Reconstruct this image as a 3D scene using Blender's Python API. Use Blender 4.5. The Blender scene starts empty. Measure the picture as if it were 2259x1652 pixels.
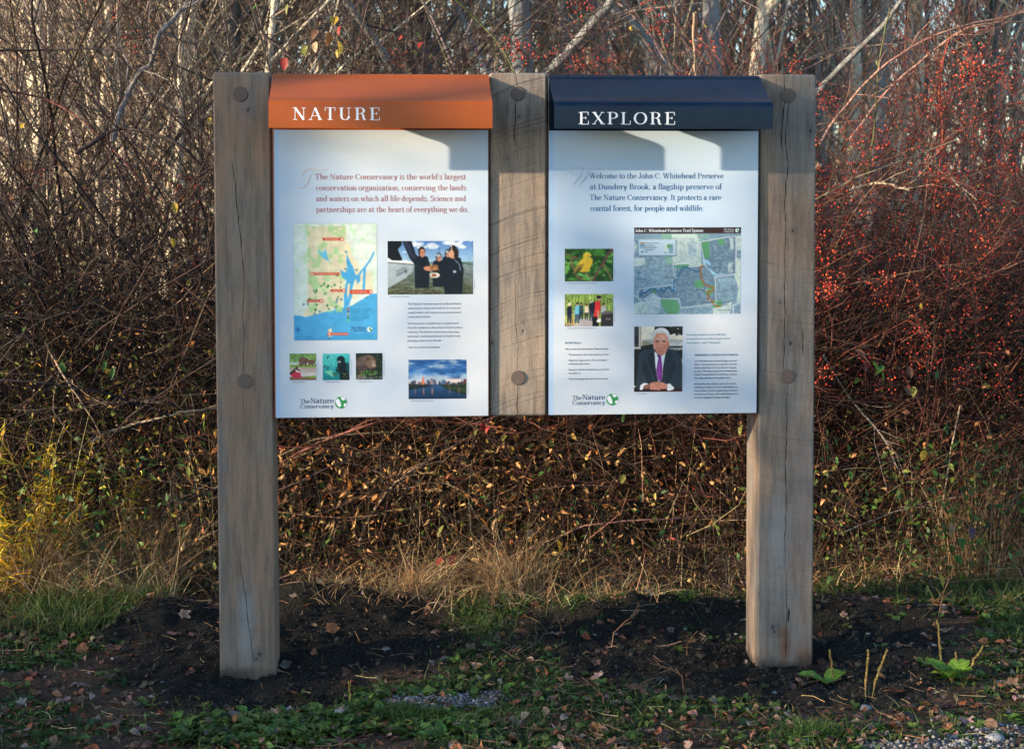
import bpy, math, random
import numpy as np
rng = np.random.default_rng(11)
random.seed(5)
S = bpy.context.scene
COL = S.collection

# ---------------------------------------------------------------- camera
cam_d = bpy.data.cameras.new('camera'); cam = bpy.data.objects.new('camera', cam_d); COL.objects.link(cam)
cam.location = (0.0, -6.0, 1.78)
cam.rotation_euler = (math.radians(90 - 2.8), 0, -math.atan(.0727))
cam_d.sensor_width = 36.0
cam_d.lens = 3700 / 2259 * 36
cam_d.shift_y = -245 / 2259
cam_d.clip_start = .05; cam_d.clip_end = 1500
cam_d.dof.use_dof = True; cam_d.dof.focus_distance = 6.0; cam_d.dof.aperture_fstop = 7.0
S.camera = cam

# ---------------------------------------------------------------- world, sun, exposure
SUN = np.array([-.676, -.22, .153]); SUN /= np.linalg.norm(SUN)
ELEV = math.asin(SUN[2]); AZ = math.atan2(SUN[0], SUN[1])
w = bpy.data.worlds.new('World'); S.world = w; w.use_nodes = True
nt = w.node_tree; nt.nodes.clear()
sky = nt.nodes.new('ShaderNodeTexSky'); sky.sky_type = 'NISHITA'; sky.sun_disc = False
sky.sun_elevation = ELEV; sky.sun_rotation = AZ % (2 * math.pi)
sky.air_density = 1.0; sky.dust_density = 0.6; sky.ozone_density = 3.0
bg = nt.nodes.new('ShaderNodeBackground'); bg.inputs['Strength'].default_value = .15
wo = nt.nodes.new('ShaderNodeOutputWorld')
nt.links.new(sky.outputs[0], bg.inputs[0]); nt.links.new(bg.outputs[0], wo.inputs[0])
sd = bpy.data.lights.new('sun', 'SUN'); sd.energy = 4.1; sd.angle = math.radians(.55); sd.color = (1.0, .82, .60)
so = bpy.data.objects.new('sun', sd); COL.objects.link(so)
from mathutils import Vector
so.rotation_euler = Vector(SUN).to_track_quat('Z', 'Y').to_euler(); so.location = (-20, -7, 6)
S.view_settings.view_transform = 'Standard'; S.view_settings.look = 'None'
S.view_settings.gamma = 1; S.view_settings.use_curve_mapping = False
S.view_settings.exposure = 1.5

# ---------------------------------------------------------------- helpers
def lin(c):
    c = np.asarray(c, float) / 255.
    return np.where(c <= .04045, c / 12.92, ((c + .055) / 1.055) ** 2.4)

def tag(o, label=None, cat=None, group=None, kind=None):
    if label: o['label'] = label
    if cat: o['category'] = cat
    if group: o['group'] = group
    if kind: o['kind'] = kind
    return o

def empty(name, loc, label, cat, group=None):
    o = bpy.data.objects.new(name, None); COL.objects.link(o); o.location = loc
    o.empty_display_size = .1
    return tag(o, label, cat, group)

def mesh_np(name, V, faces, mat, C=None, smooth=False, parent=None, link=True):
    """faces: one int array (n,k) or list of such arrays; C: per vertex colour (n,3)"""
    if isinstance(faces, np.ndarray): faces = [faces]
    V = np.asarray(V, np.float32)
    me = bpy.data.meshes.new(name)
    me.vertices.add(len(V)); me.vertices.foreach_set('co', V.ravel())
    nl = sum(f.size for f in faces); nf = sum(len(f) for f in faces)
    me.loops.add(nl); me.polygons.add(nf)
    me.loops.foreach_set('vertex_index', np.concatenate([f.ravel() for f in faces]).astype(np.int32))
    tot = np.concatenate([np.full(len(f), f.shape[1]) for f in faces]).astype(np.int32)
    st = np.concatenate([[0], np.cumsum(tot)[:-1]]).astype(np.int32)
    me.polygons.foreach_set('loop_start', st); me.polygons.foreach_set('loop_total', tot)
    me.polygons.foreach_set('use_smooth', np.full(nf, bool(smooth)))
    me.update(calc_edges=True)
    if C is not None:
        a = me.color_attributes.new('col', 'FLOAT_COLOR', 'POINT')
        c4 = np.ones((len(V), 4), np.float32); c4[:, :3] = C
        a.data.foreach_set('color', c4.ravel())
    if mat: me.materials.append(mat)
    if not link: return me
    o = bpy.data.objects.new(name, me); COL.objects.link(o)
    if parent: o.parent = parent
    return o

def share(name, me, parent=None, loc=(0, 0, 0), rot=(0, 0, 0), sc=1.0):
    o = bpy.data.objects.new(name, me); COL.objects.link(o)
    if parent: o.parent = parent
    o.location = loc; o.rotation_euler = rot; o.scale = (sc, sc, sc)
    return o

class MB:
    """collects simple solids in one mesh"""
    def __init__(s): s.v = []; s.f = {}; s.c = []; s.n = 0
    def add(s, V, F, col=(1, 1, 1)):
        V = np.asarray(V, float); s.v.append(V)
        for f in F: s.f.setdefault(len(f), []).append([i + s.n for i in f])
        c = np.asarray(col, float)
        s.c.append(np.broadcast_to(c, (len(V), 3)) if c.ndim == 1 else c); s.n += len(V)
    def box(s, x0, x1, y0, y1, z0, z1, bev=0., col=(1, 1, 1)):
        b = bev
        ring = [(x0 + b, y0), (x1 - b, y0), (x1, y0 + b), (x1, y1 - b), (x1 - b, y1), (x0 + b, y1), (x0, y1 - b), (x0, y0 + b)]
        if b == 0:
            V = [(x, y, z) for z in (z0, z1) for x, y in ((x0, y0), (x1, y0), (x1, y1), (x0, y1))]
            s.add(V, [(0, 3, 2, 1), (4, 5, 6, 7), (0, 1, 5, 4), (1, 2, 6, 5), (2, 3, 7, 6), (3, 0, 4, 7)], col); return
        cx, cy = (x0 + x1) / 2, (y0 + y1) / 2
        ins = [(x + (b if x < cx else -b), y + (b if y < cy else -b)) for x, y in ring]
        V = [(x, y, z0) for x, y in ins] + [(x, y, z0 + b) for x, y in ring] + [(x, y, z1 - b) for x, y in ring] + [(x, y, z1) for x, y in ins]
        F = [tuple(range(7, -1, -1)), tuple(range(24, 32))]
        for k in range(3):
            for i in range(8):
                j = (i + 1) % 8; F.append((k * 8 + i, k * 8 + j, k * 8 + 8 + j, k * 8 + 8 + i))
        s.add(V, F, col)
    def build(s, name, mat, parent=None, smooth=False):
        return mesh_np(name, np.concatenate(s.v), [np.array(v) for v in s.f.values()], mat, np.concatenate(s.c), smooth, parent)

# value noise -------------------------------------------------
def _h(ix, iy, iz, seed):
    n = (ix * 374761393 + iy * 668265263 + iz * 1274126177 + seed * 974634777) & 0xffffffff
    n = ((n ^ (n >> 13)) * 1103515245) & 0xffffffff
    n = ((n ^ (n >> 16)) * 2246822519) & 0xffffffff
    return ((n ^ (n >> 15)) & 0xffffff) / float(0xffffff)
def vnoise(x, y, z=0., seed=0):
    x, y = np.asarray(x, float), np.asarray(y, float); z = np.broadcast_to(np.asarray(z, float), x.shape)
    ix, iy, iz = [np.floor(a).astype(np.int64) for a in (x, y, z)]
    fx, fy, fz = x - ix, y - iy, z - iz
    fx, fy, fz = [f * f * (3 - 2 * f) for f in (fx, fy, fz)]
    r = 0
    for a in (0, 1):
        for b in (0, 1):
            for c in ((0, 1) if np.any(fz > 0) else (0,)):
                wgt = (fx if a else 1 - fx) * (fy if b else 1 - fy) * (fz if c else 1 - fz)
                r = r + wgt * _h(ix + a, iy + b, iz + c, seed)
    return r
def fbm(x, y, o=4, seed=0):
    r = 0; a = .5; s = 0
    for k in range(o):
        r = r + a * vnoise(x * 2 ** k + 17.3 * k, y * 2 ** k - 9.1 * k, 0, seed + k); s += a; a *= .5
    return r / s
def smooth01(t): t = np.clip(t, 0, 1); return t * t * (3 - 2 * t)

# tubes, leaves, blades ---------------------------------------
def tubes(P, R, sides=3, C=None, caps=False):
    """P (N,K,3), R (N,K), C (N,3) -> V, F, Cv"""
    N, K, _ = P.shape
    T = np.gradient(P, axis=1); T /= np.linalg.norm(T, axis=2, keepdims=True) + 1e-9
    ref = np.tile(np.array([.31, .92, .17]), (N, 1, 1)) if False else None
    m = T.mean(axis=1); ref = np.where(np.abs(m[:, 2:3]) > .7, np.array([[1., 0, 0]]), np.array([[0, 0, 1.]]))[:, None, :]
    U = np.cross(T, np.broadcast_to(ref, T.shape)); U /= np.linalg.norm(U, axis=2, keepdims=True) + 1e-9
    Wv = np.cross(T, U)
    a = np.arange(sides) * 2 * np.pi / sides + .4
    V = P[:, :, None, :] + R[:, :, None, None] * (np.cos(a)[None, None, :, None] * U[:, :, None, :] + np.sin(a)[None, None, :, None] * Wv[:, :, None, :])
    V = V.reshape(-1, 3)
    n, k, s = np.meshgrid(np.arange(N), np.arange(K - 1), np.arange(sides), indexing='ij')
    b = n * K * sides + k * sides; s2 = (s + 1) % sides
    F = np.stack([b + s, b + s2, b + sides + s2, b + sides + s], -1).reshape(-1, 4)
    Cv = None
    if C is not None: Cv = np.repeat(np.asarray(C, float), K * sides, axis=0)
    return V, F, Cv

def leaves(P, D, Nn, L, Wd, C, fold=.25, curl=.15):
    """pointed folded leaves: P base (N,3), D dir, Nn normal hint, L, Wd length/width"""
    D = D / (np.linalg.norm(D, axis=1, keepdims=True) + 1e-9)
    U = np.cross(D, Nn); U /= np.linalg.norm(U, axis=1, keepdims=True) + 1e-9
    Nr = np.cross(U, D); L = L[:, None]; Wd = Wd[:, None]
    b = P; m = P + D * L * .5 - Nr * L * curl * .0
    l1 = P + D * L * .32 + U * Wd * .5 + Nr * Wd * fold; r1 = P + D * L * .32 - U * Wd * .5 + Nr * Wd * fold
    l2 = P + D * L * .66 + U * Wd * .38 + Nr * Wd * fold * .5 - Nr * L * curl * .4; r2 = P + D * L * .66 - U * Wd * .38 + Nr * Wd * fold * .5 - Nr * L * curl * .4
    t = P + D * L - Nr * L * curl
    V = np.stack([b, l1, l2, t, r2, r1, m], 1).reshape(-1, 3)
    i = np.arange(len(P))[:, None] * 7
    F4 = np.concatenate([i + np.array([[0, 6, 2, 1]]) * 1, i + np.array([[0, 5, 4, 6]])]); F3 = np.concatenate([i + np.array([[6, 3, 2]]), i + np.array([[6, 4, 3]])])
    return V, [F4, F3], np.repeat(C, 7, axis=0)

def blades(P, D, H, Wd, C, bend, K=4):
    """grass blades as bent tapering ribbons"""
    N = len(P); D = D / np.linalg.norm(D, axis=1, keepdims=True)
    side = rng.normal(size=(N, 3)); side[:, 2] *= .2
    side -= D * np.sum(side * D, 1, keepdims=True); side /= np.linalg.norm(side, axis=1, keepdims=True)
    bd = rng.normal(size=(N, 3)); bd[:, 2] = -np.abs(bd[:, 2]); bd /= np.linalg.norm(bd, axis=1, keepdims=True)
    t = np.linspace(0, 1, K)[None, :, None]
    X = P[:, None, :] + D[:, None, :] * H[:, None, None] * t + bd[:, None, :] * (H * bend)[:, None, None] * t ** 2
    wv = (1 - t ** 1.5 * .9) * Wd[:, None, None] * .5
    V = np.stack([X - side[:, None, :] * wv, X + side[:, None, :] * wv], 2).reshape(-1, 3)
    n, k = np.meshgrid(np.arange(N), np.arange(K - 1), indexing='ij'); b = n * K * 2 + k * 2
    F = np.stack([b, b + 1, b + 3, b + 2], -1).reshape(-1, 4)
    return V, F, np.repeat(C, K * 2, axis=0)

def vary(base, n, v=.25, hue=.08):
    base = np.asarray(base, float)
    if base.ndim == 2: base = base[rng.integers(0, len(base), n)]
    return np.clip(base * np.exp(rng.normal(0, v, (n, 1))) * np.exp(rng.normal(0, hue, (n, 3))), 0, .95)

def join_np(parts):
    V = []; F4 = []; F3 = []; C = []; n = 0
    for v, f, c in parts:
        for ff in (f if isinstance(f, list) else [f]):
            (F4 if ff.shape[1] == 4 else F3).append(ff + n)
        V.append(v); C.append(c); n += len(v)
    F = []
    if F4: F.append(np.concatenate(F4))
    if F3: F.append(np.concatenate(F3))
    return np.concatenate(V), F, np.concatenate(C)

# ---------------------------------------------------------------- materials
class NG:
    def __init__(s, name):
        s.m = bpy.data.materials.new(name); s.m.use_nodes = True; s.t = s.m.node_tree; s.t.nodes.clear()
        s.out = s.t.nodes.new('ShaderNodeOutputMaterial'); s.p = s.t.nodes.new('ShaderNodeBsdfPrincipled')
        s.t.links.new(s.p.outputs[0], s.out.inputs[0]); s._c = None
    def put(s, sock, v):
        if isinstance(v, bpy.types.NodeSocket): s.t.links.new(v, sock)
        else:
            if hasattr(sock.default_value, '__len__') and not hasattr(v, '__len__'): v = [v] * len(sock.default_value)
            if hasattr(v, '__len__') and len(v) == 3 and len(sock.default_value) == 4: v = (*v, 1)
            sock.default_value = v
    def n(s, typ, ins=None, **kw):
        nd = s.t.nodes.new(typ)
        for k, v in kw.items(): setattr(nd, k, v)
        for k, v in (ins or {}).items(): s.put(nd.inputs[k], v)
        return nd
    def ma(s, op, a, b=0., c=0.):
        nd = s.t.nodes.new('ShaderNodeMath'); nd.operation = op
        s.put(nd.inputs[0], a); s.put(nd.inputs[1], b); s.put(nd.inputs[2], c); return nd.outputs[0]
    def ss(s, v, a, b, lo=0., hi=1.):
        nd = s.n('ShaderNodeMapRange', {'Value': v, 'From Min': a, 'From Max': b, 'To Min': lo, 'To Max': hi}, interpolation_type='SMOOTHSTEP'); return nd.outputs[0]
    def mix(s, f, a, b, mode='MIX'):
        nd = s.t.nodes.new('ShaderNodeMix'); nd.data_type = 'RGBA'; nd.blend_type = mode
        s.put(nd.inputs[0], f); s.put(nd.inputs[6], a); s.put(nd.inputs[7], b); return nd.outputs[2]
    def obj(s): return s.n('ShaderNodeTexCoord').outputs['Object']
    def xyz(s, v):
        nd = s.n('ShaderNodeSeparateXYZ', {0: v}); return nd.outputs
    def noise(s, vec, scale, det=3., rough=.55, sc=(1, 1, 1)):
        mp = s.n('ShaderNodeMapping', {'Vector': vec, 'Scale': sc})
        return s.n('ShaderNodeTexNoise', {'Vector': mp.outputs[0], 'Scale': scale, 'Detail': det, 'Roughness': rough}).outputs[0]
    def noise1(s, wv, scale, det=1.):
        return s.n('ShaderNodeTexNoise', {'W': wv, 'Scale': scale, 'Detail': det}, noise_dimensions='1D').outputs[0]
    def bump(s, h, dist, st=1.):
        nd = s.n('ShaderNodeBump', {'Height': h, 'Distance': dist, 'Strength': st}); s.t.links.new(nd.outputs[0], s.p.inputs['Normal'])
    def base(s, c, rough=.6, spec=.5, **kw):
        s.put(s.p.inputs['Base Color'], c); s.put(s.p.inputs['Roughness'], rough); s.put(s.p.inputs['Specular IOR Level'], spec)
        for k, v in kw.items(): s.put(s.p.inputs[k.replace('_', ' ')], v)
        return s.m

def attr_mat(name, rough=.7, spec=.3, noise_sc=40., amt=.35, transl=0., bump=0.):
    g = NG(name); a = g.n('ShaderNodeAttribute', attribute_name='col').outputs['Color']
    f = g.noise(g.obj(), noise_sc, 3.); f = g.ss(f, .3, .7, 1 - amt, 1 + amt)
    c = g.mix(1., a, f, 'MULTIPLY'); g.base(c, rough, spec)
    if bump: g.bump(g.noise(g.obj(), noise_sc * 2, 2.), bump)
    if transl:
        tr = g.n('ShaderNodeBsdfTranslucent', {'Color': c}); mx = g.n('ShaderNodeMixShader', {0: transl})
        g.t.links.new(g.p.outputs[0], mx.inputs[1]); g.t.links.new(tr.outputs[0], mx.inputs[2]); g.t.links.new(mx.outputs[0], g.out.inputs[0])
    return g.m
M_twig = attr_mat('twig bark', .65, .35, 60)
M_leaf = attr_mat('leaf', .5, .4, 60, .3, transl=.35)
M_dry = attr_mat('dry leaf and straw', .6, .3, 60, .35, transl=.2)
M_berry = attr_mat('rose hip', .3, .5, 200, .15)
M_stone = attr_mat('pebble', .8, .3, 90, .3)
# ---------------------------------------------------------------- ground
def gx(a, b, st, far):
    m = np.arange(a, b + st / 2, st); o = []; d = st; x = b
    while x < far: d *= 1.22; x += d; o.append(x)
    p = []; d = st; x = a
    while x > -far: d *= 1.22; x -= d; p.append(x)
    return np.concatenate([p[::-1], m, o])
def bump2(x, y, cx, cy, rx, ry, rot=0.):
    c, s = math.cos(rot), math.sin(rot); dx, dy = x - cx, y - cy
    u, v = (dx * c + dy * s) / rx, (-dx * s + dy * c) / ry
    return np.exp(-(u * u + v * v))
def soil_mask(x, y):
    e = (fbm(x * 3.1, y * 3.1, 4, 40) - .5) * .9
    def blob(cx, cy, rx, ry): return 1 - np.sqrt(((x - cx) / rx) ** 2 + ((y - cy) / ry) ** 2)
    m = np.maximum.reduce([blob(-.55, .45, .72, .62), blob(-.12, .5, .45, .55), blob(-.45, -.15, .42, .42), blob(1.35, .35, .95, .62), blob(1.45, -.15, .62, .38), blob(.98, .42, .42, .36)])
    return smooth01((m + e * .75) * 4)
def height(x, y):
    s = soil_mask(x, y)
    h = .03 * (fbm(x * .6, y * .6, 3, 3) - .5) + .02 * (fbm(x * 4, y * 4, 3, 9) - .5)
    h = h + .095 * bump2(x, y, -.17, .86, .30, .17) + .07 * bump2(x, y, -.40, .88, .16, .14) + .09 * bump2(x, y, -.93, .80, .22, .17) + .03 * bump2(x, y, -.6, .35, .45, .25)
    h = h - .07 * bump2(x, y, -.36, -.22, .30, .13, .1) - .03 * bump2(x, y, -.70, .93, .10, .10)
    h = h - .014 * bump2(x, y, -.52, 0, .2, .15) - .012 * bump2(x, y, 1.45, 0, .2, .12) + .03 * bump2(x, y, 1.65, .2, .2, .12) + .07 * bump2(x, y, 1.0, .8, .4, .14) + .06 * bump2(x, y, 1.9, .65, .4, .15) + .03 * bump2(x, y, .4, .95, .25, .2)
    h = h + s * (.050 * (fbm(x * 9, y * 9, 4, 21) - .5) + .030 * np.abs(fbm(x * 22, y * 22, 3, 31) - .5) * 2)
    h = h + .10 * smooth01((y - 1.0) / 1.5)
    return h
xs = gx(-2.3, 3.4, .02, 420.); ys = gx(-1.6, 1.9, .02, 420.)
GX, GY = np.meshgrid(xs, ys, indexing='ij')
GZ = height(GX, GY); nx, ny = GX.shape
dist = np.hypot(GX, GY); GZ = np.where(dist > 60, GZ - (dist - 60) * .002, GZ)
ii, jj = np.meshgrid(np.arange(nx - 1), np.arange(ny - 1), indexing='ij'); q = ii * ny + jj
F = np.stack([q, q + ny, q + ny + 1, q + 1], -1).reshape(-1, 4)
sm = soil_mask(GX, GY)
litter = np.array([.085, .055, .035]); green = np.array([.035, .05, .016]); soil = np.array([.021, .018, .014]); straw = np.array([.16, .11, .06])
f1 = smooth01((fbm(GX * 2.3, GY * 2.3, 4, 61) - .42) * 6)[..., None]
gc = litter * (1 - f1) + green * f1
f2 = smooth01((GY - 1.0) / .5)[..., None] * smooth01((3.5 - GY) / 1.)[..., None]; gc = gc * (1 - f2 * .7) + straw * f2 * .7
def gravel_mask(x, y):
    m = np.maximum.reduce([1 - np.hypot((x - .16) / .30, (y + .34) / .15), 1 - np.hypot((x - 1.72) / .42, (y + .93) / .17), 1 - np.hypot((x - 2.1) / .3, (y + .75) / .08)])
    return smooth01((m + (fbm(x * 9, y * 9, 3, 71) - .5) * .8) * 3)
gm = gravel_mask(GX, GY)[..., None]; gc = gc * (1 - gm * .8) + np.array([.16, .14, .125]) * gm * .8
gc = gc * (1 - sm[..., None]) + soil * sm[..., None]
gc = gc * (.75 + .5 * fbm(GX * 15, GY * 15, 3, 81))[..., None]
g = NG('earth and litter'); a = g.n('ShaderNodeAttribute', attribute_name='col').outputs['Color']
f = g.ss(g.noise(g.obj(), 70, 5., .7), .25, .75, .45, 1.6); g.base(g.mix(1., a, f, 'MULTIPLY'), .95, .15)
g.bump(g.noise(g.obj(), 110, 5., .7), .012, 1.)
ground = mesh_np('ground', np.stack([GX, GY, GZ], -1).reshape(-1, 3), F, g.m, gc.reshape(-1, 3), True)
tag(ground, 'trodden ground of dark dug soil, litter and thin turf under the sign', None, None, 'structure')
# ---------------------------------------------------------------- lettering drawn with a pen model (thick uprights, hairline joins, slab serifs)
G = {
'A': (.86, 'l .1 0 .42 1|l .40 1 .76 0|l .2 .34 .63 .34|s .1 0 .12|s .75 0 .15'),
'B': (.78, 'l .2 0 .2 1|s .15 0 .14|s .15 1 .14|l .2 1 .42 1|a .42 .76 .2 .24 90 -90|l .2 .52 .42 .52|a .44 .26 .25 .26 90 -90|l .2 0 .44 0'),
'C': (.84, 'a .46 .5 .37 .5 48 312|l .72 .70 .72 .97 t'),
'D': (.88, 'l .2 0 .2 1|s .15 0 .14|s .15 1 .14|l .2 1 .4 1|a .4 .5 .38 .5 90 -90|l .2 0 .4 0'),
'E': (.76, 'l .2 0 .2 1|s .14 0 .12|s .14 1 .12|l .2 1 .66 1|l .2 .52 .5 .52|l .2 0 .68 0|l .66 1 .66 .76 t|l .68 0 .68 .26 t|l .5 .42 .5 .63 t'),
'F': (.70, 'l .2 0 .2 1|s .2 0 .17|s .14 1 .12|l .2 1 .64 1|l .2 .52 .5 .52|l .64 1 .64 .76 t|l .5 .42 .5 .63 t'),
'G': (.90, 'a .46 .5 .37 .5 48 330|l .72 .70 .72 .97 t|l .74 .08 .74 .42|s .74 .42 .14'),
'H': (.94, 'l .2 0 .2 1|l .74 0 .74 1|s .2 0 .16|s .2 1 .16|s .74 0 .16|s .74 1 .16|l .2 .52 .74 .52'),
'I': (.40, 'l .2 0 .2 1|s .2 0 .16|s .2 1 .16'),
'J': (.56, 'l .36 .2 .36 1|s .36 1 .16|a .22 .2 .14 .2 0 -150|d .1 .16 .07'),
'K': (.86, 'l .2 0 .2 1|s .2 0 .16|s .2 1 .16|l .22 .4 .68 1 t|l .36 .6 .72 0|s .68 1 .13|s .74 0 .13'),
'L': (.72, 'l .2 0 .2 1|s .14 0 .12|s .2 1 .17|l .2 0 .66 0|l .66 0 .66 .3 t'),
'M': (1.06, 'l .16 0 .16 1 t|l .18 1 .52 0|l .52 0 .86 1 t|l .88 0 .88 1|s .16 0 .13|s .88 0 .16|s .12 1 .1|s .92 1 .12'),
'N': (.94, 'l .18 0 .18 1 t|l .18 1 .76 0|l .76 0 .76 1 t|s .18 0 .14|s .13 1 .11|s .76 1 .14'),
'O': (.92, 'a .46 .5 .38 .5 0 360'),
'P': (.74, 'l .2 0 .2 1|s .2 0 .17|s .14 1 .12|l .2 1 .42 1|a .42 .74 .24 .26 90 -90|l .2 .48 .42 .48'),
'R': (.84, 'l .2 0 .2 1|s .2 0 .16|s .14 1 .12|l .2 1 .42 1|a .42 .76 .22 .24 90 -90|l .2 .52 .42 .52|c .44 .52 .58 .42 .62 .2 .68 .02 .80 .03'),
'S': (.66, 'c .54 .82 .46 .98 .30 1 .14 .90 .14 .74 .32 .56 .50 .42 .54 .22 .42 .03 .26 0 .12 .1 .1 .2|l .56 .74 .56 .98 t|l .09 .02 .09 .28 t'),
'T': (.78, 'l .39 0 .39 1|s .39 0 .17|l .06 1 .72 1|l .06 1 .06 .74 t|l .72 1 .72 .74 t'),
'U': (.90, 'l .2 .3 .2 1|a .45 .3 .25 .31 180 360|l .70 .3 .70 1 t|s .2 1 .16|s .70 1 .13'),
'V': (.84, 'l .12 1 .42 0|l .42 0 .72 1 t|s .12 1 .14|s .72 1 .12'),
'W': (1.18, 'l .1 1 .36 0|l .36 0 .58 1 t|l .56 1 .80 0|l .80 0 1.04 1 t|s .1 1 .13|s .56 1 .12|s 1.04 1 .12'),
'X': (.84, 'l .12 1 .72 0|l .12 0 .68 1 t|s .14 1 .15|s .70 1 .12|s .12 0 .12|s .72 0 .15'),
'Y': (.82, 'l .1 1 .41 .45|l .41 .45 .70 1 t|l .41 0 .41 .48|s .1 1 .14|s .70 1 .12|s .41 0 .16'),
'a': (.58, 'c .12 .52 .16 .62 .27 .67 .38 .62 .40 .5 .40 .12 .44 .03 .54 .04|c .40 .42 .2 .36 .1 .24 .1 .12 .18 .01 .30 .03 .40 .14|d .14 .5 .045'),
'b': (.66, 'l .17 0 .17 1.05|s .1 1.05 .07|a .34 .33 .22 .34 140 -140|c .17 .5 .24 .62 .34 .66|c .17 .12 .24 .02 .34 0'),
'c': (.54, 'a .31 .33 .22 .34 60 310|d .44 .5 .05'),
'd': (.68, 'l .48 0 .48 1.05|s .42 1.05 .07|s .53 0 .07|a .31 .33 .22 .34 40 320'),
'e': (.57, 'a .3 .33 .22 .34 0 318|l .1 .36 .51 .36'),
'f': (.40, 'l .18 0 .18 .8|c .18 .8 .2 .98 .3 1.06 .4 1.02|s .2 0 .15|l .04 .65 .36 .65|d .4 1.0 .05'),
'g': (.62, 'a .28 .42 .17 .24 0 360|c .4 .58 .48 .66 .58 .66|c .2 .22 .12 .12 .2 .04 .42 .02 .52 -.08 .46 -.24 .26 -.30 .1 -.24 .08 -.14 .18 -.02'),
'h': (.70, 'l .17 0 .17 1.05|s .1 1.05 .07|s .17 0 .13|c .17 .46 .28 .62 .40 .66 .51 .58 .53 .42|l .53 0 .53 .42|s .53 0 .13'),
'i': (.34, 'l .17 0 .17 .66|s .1 .66 .07|s .17 0 .13|d .16 .92 .07'),
'j': (.34, 'c .18 .66 .18 0 .14 -.24 .0 -.3|s .12 .66 .07|d .18 .92 .07'),
'k': (.66, 'l .17 0 .17 1.05|s .1 1.05 .07|s .17 0 .13|l .18 .25 .48 .65 t|l .28 .40 .55 0|s .48 .65 .1|s .56 0 .11'),
'l': (.34, 'l .17 0 .17 1.05|s .1 1.05 .07|s .17 0 .13'),
'm': (1.02, 'l .17 0 .17 .66|s .1 .66 .07|s .17 0 .13|c .17 .46 .27 .62 .38 .66 .48 .58 .5 .42|l .5 0 .5 .42|s .5 0 .12|c .5 .46 .6 .62 .71 .66 .81 .58 .84 .42|l .84 0 .84 .42|s .84 0 .12'),
'n': (.70, 'l .17 0 .17 .66|s .1 .66 .07|s .17 0 .13|c .17 .46 .28 .62 .40 .66 .51 .58 .53 .42|l .53 0 .53 .42|s .53 0 .13'),
'o': (.62, 'a .31 .33 .23 .34 0 360'),
'p': (.67, 'l .17 -.32 .17 .66|s .1 .66 .07|s .17 -.32 .14|a .35 .33 .22 .34 140 -140|c .17 .5 .24 .62 .35 .66|c .17 .12 .24 .02 .35 0'),
'r': (.50, 'l .17 0 .17 .66|s .1 .66 .07|s .18 0 .14|c .17 .42 .26 .6 .38 .66 .44 .62|d .42 .58 .05'),
's': (.48, 'c .37 .54 .31 .66 .2 .67 .1 .58 .12 .46 .26 .36 .38 .26 .38 .1 .26 0 .14 .02 .09 .14|l .39 .5 .39 .66 t|l .08 .02 .08 .18 t'),
't': (.42, 'c .18 .84 .18 .14 .22 .03 .32 0 .4 .08|l .04 .65 .38 .65'),
'u': (.70, 'c .17 .66 .17 .22 .2 .06 .32 0 .44 .06 .53 .2|l .53 0 .53 .66|s .1 .66 .07|s .46 .66 .07|s .58 0 .06'),
'v': (.62, 'l .1 .66 .31 0|l .31 0 .5 .66 t|s .1 .66 .11|s .51 .66 .1'),
'w': (.88, 'l .08 .66 .27 0|l .27 0 .44 .66 t|l .43 .66 .62 0|l .62 0 .8 .66 t|s .08 .66 .1|s .42 .66 .1|s .8 .66 .09'),
'y': (.62, 'l .1 .66 .32 0|c .5 .66 .32 0 .24 -.24 .12 -.3|s .1 .66 .11|s .51 .66 .1|d .1 -.25 .05'),
'z': (.54, 'l .1 .65 .44 .65|l .44 .65 .08 .02 k|l .08 .01 .46 .01|l .1 .65 .1 .5 t|l .46 .01 .46 .18 t'),
'.': (.28, 'd .14 .05 .07'), ',': (.28, 'd .14 .05 .07|l .17 .04 .1 -.16 t'), "'": (.24, 'd .12 .94 .06|l .14 .92 .09 .76 t'),
'"': (.42, 'd .12 .94 .06|l .14 .92 .09 .76 t|d .29 .94 .06|l .31 .92 .26 .76 t'), '-': (.40, 'l .06 .3 .34 .3 k'),
'0': (.6, 'a .3 .5 .22 .5 0 360'), '1': (.44, 'l .24 0 .24 1|s .24 0 .14|l .24 1 .1 .86 t'), '9': (.6, 'a .3 .68 .21 .32 0 360|c .5 .66 .5 .3 .34 .04 .14 .02'), '/': (.5, 'l .06 -.1 .42 1.05 t'),
'*': (.4, 'd .2 .4 .13'), ' ': (.30, ''),
}
def smooth_pts(p, n=5):
    p = np.asarray(p, float)
    if len(p) < 3: return p
    q = np.vstack([2 * p[0] - p[1], p, 2 * p[-1] - p[-2]]); o = []
    for i in range(1, len(q) - 2):
        for t in np.arange(n) / n:
            o.append(.5 * ((2 * q[i]) + (-q[i - 1] + q[i + 1]) * t + (2 * q[i - 1] - 5 * q[i] + 4 * q[i + 1] - q[i + 2]) * t * t + (-q[i - 1] + 3 * q[i] - 3 * q[i + 1] + q[i + 2]) * t ** 3))
    o.append(p[-1]); return np.array(o)
def ribbon(pts, w):
    pts = np.asarray(pts, float); T = np.gradient(pts, axis=0); T /= np.linalg.norm(T, axis=1, keepdims=True) + 1e-9
    N = np.stack([-T[:, 1], T[:, 0]], 1); w = np.broadcast_to(w, len(pts))[:, None] * .5
    return pts + N * w, pts - N * w
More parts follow.
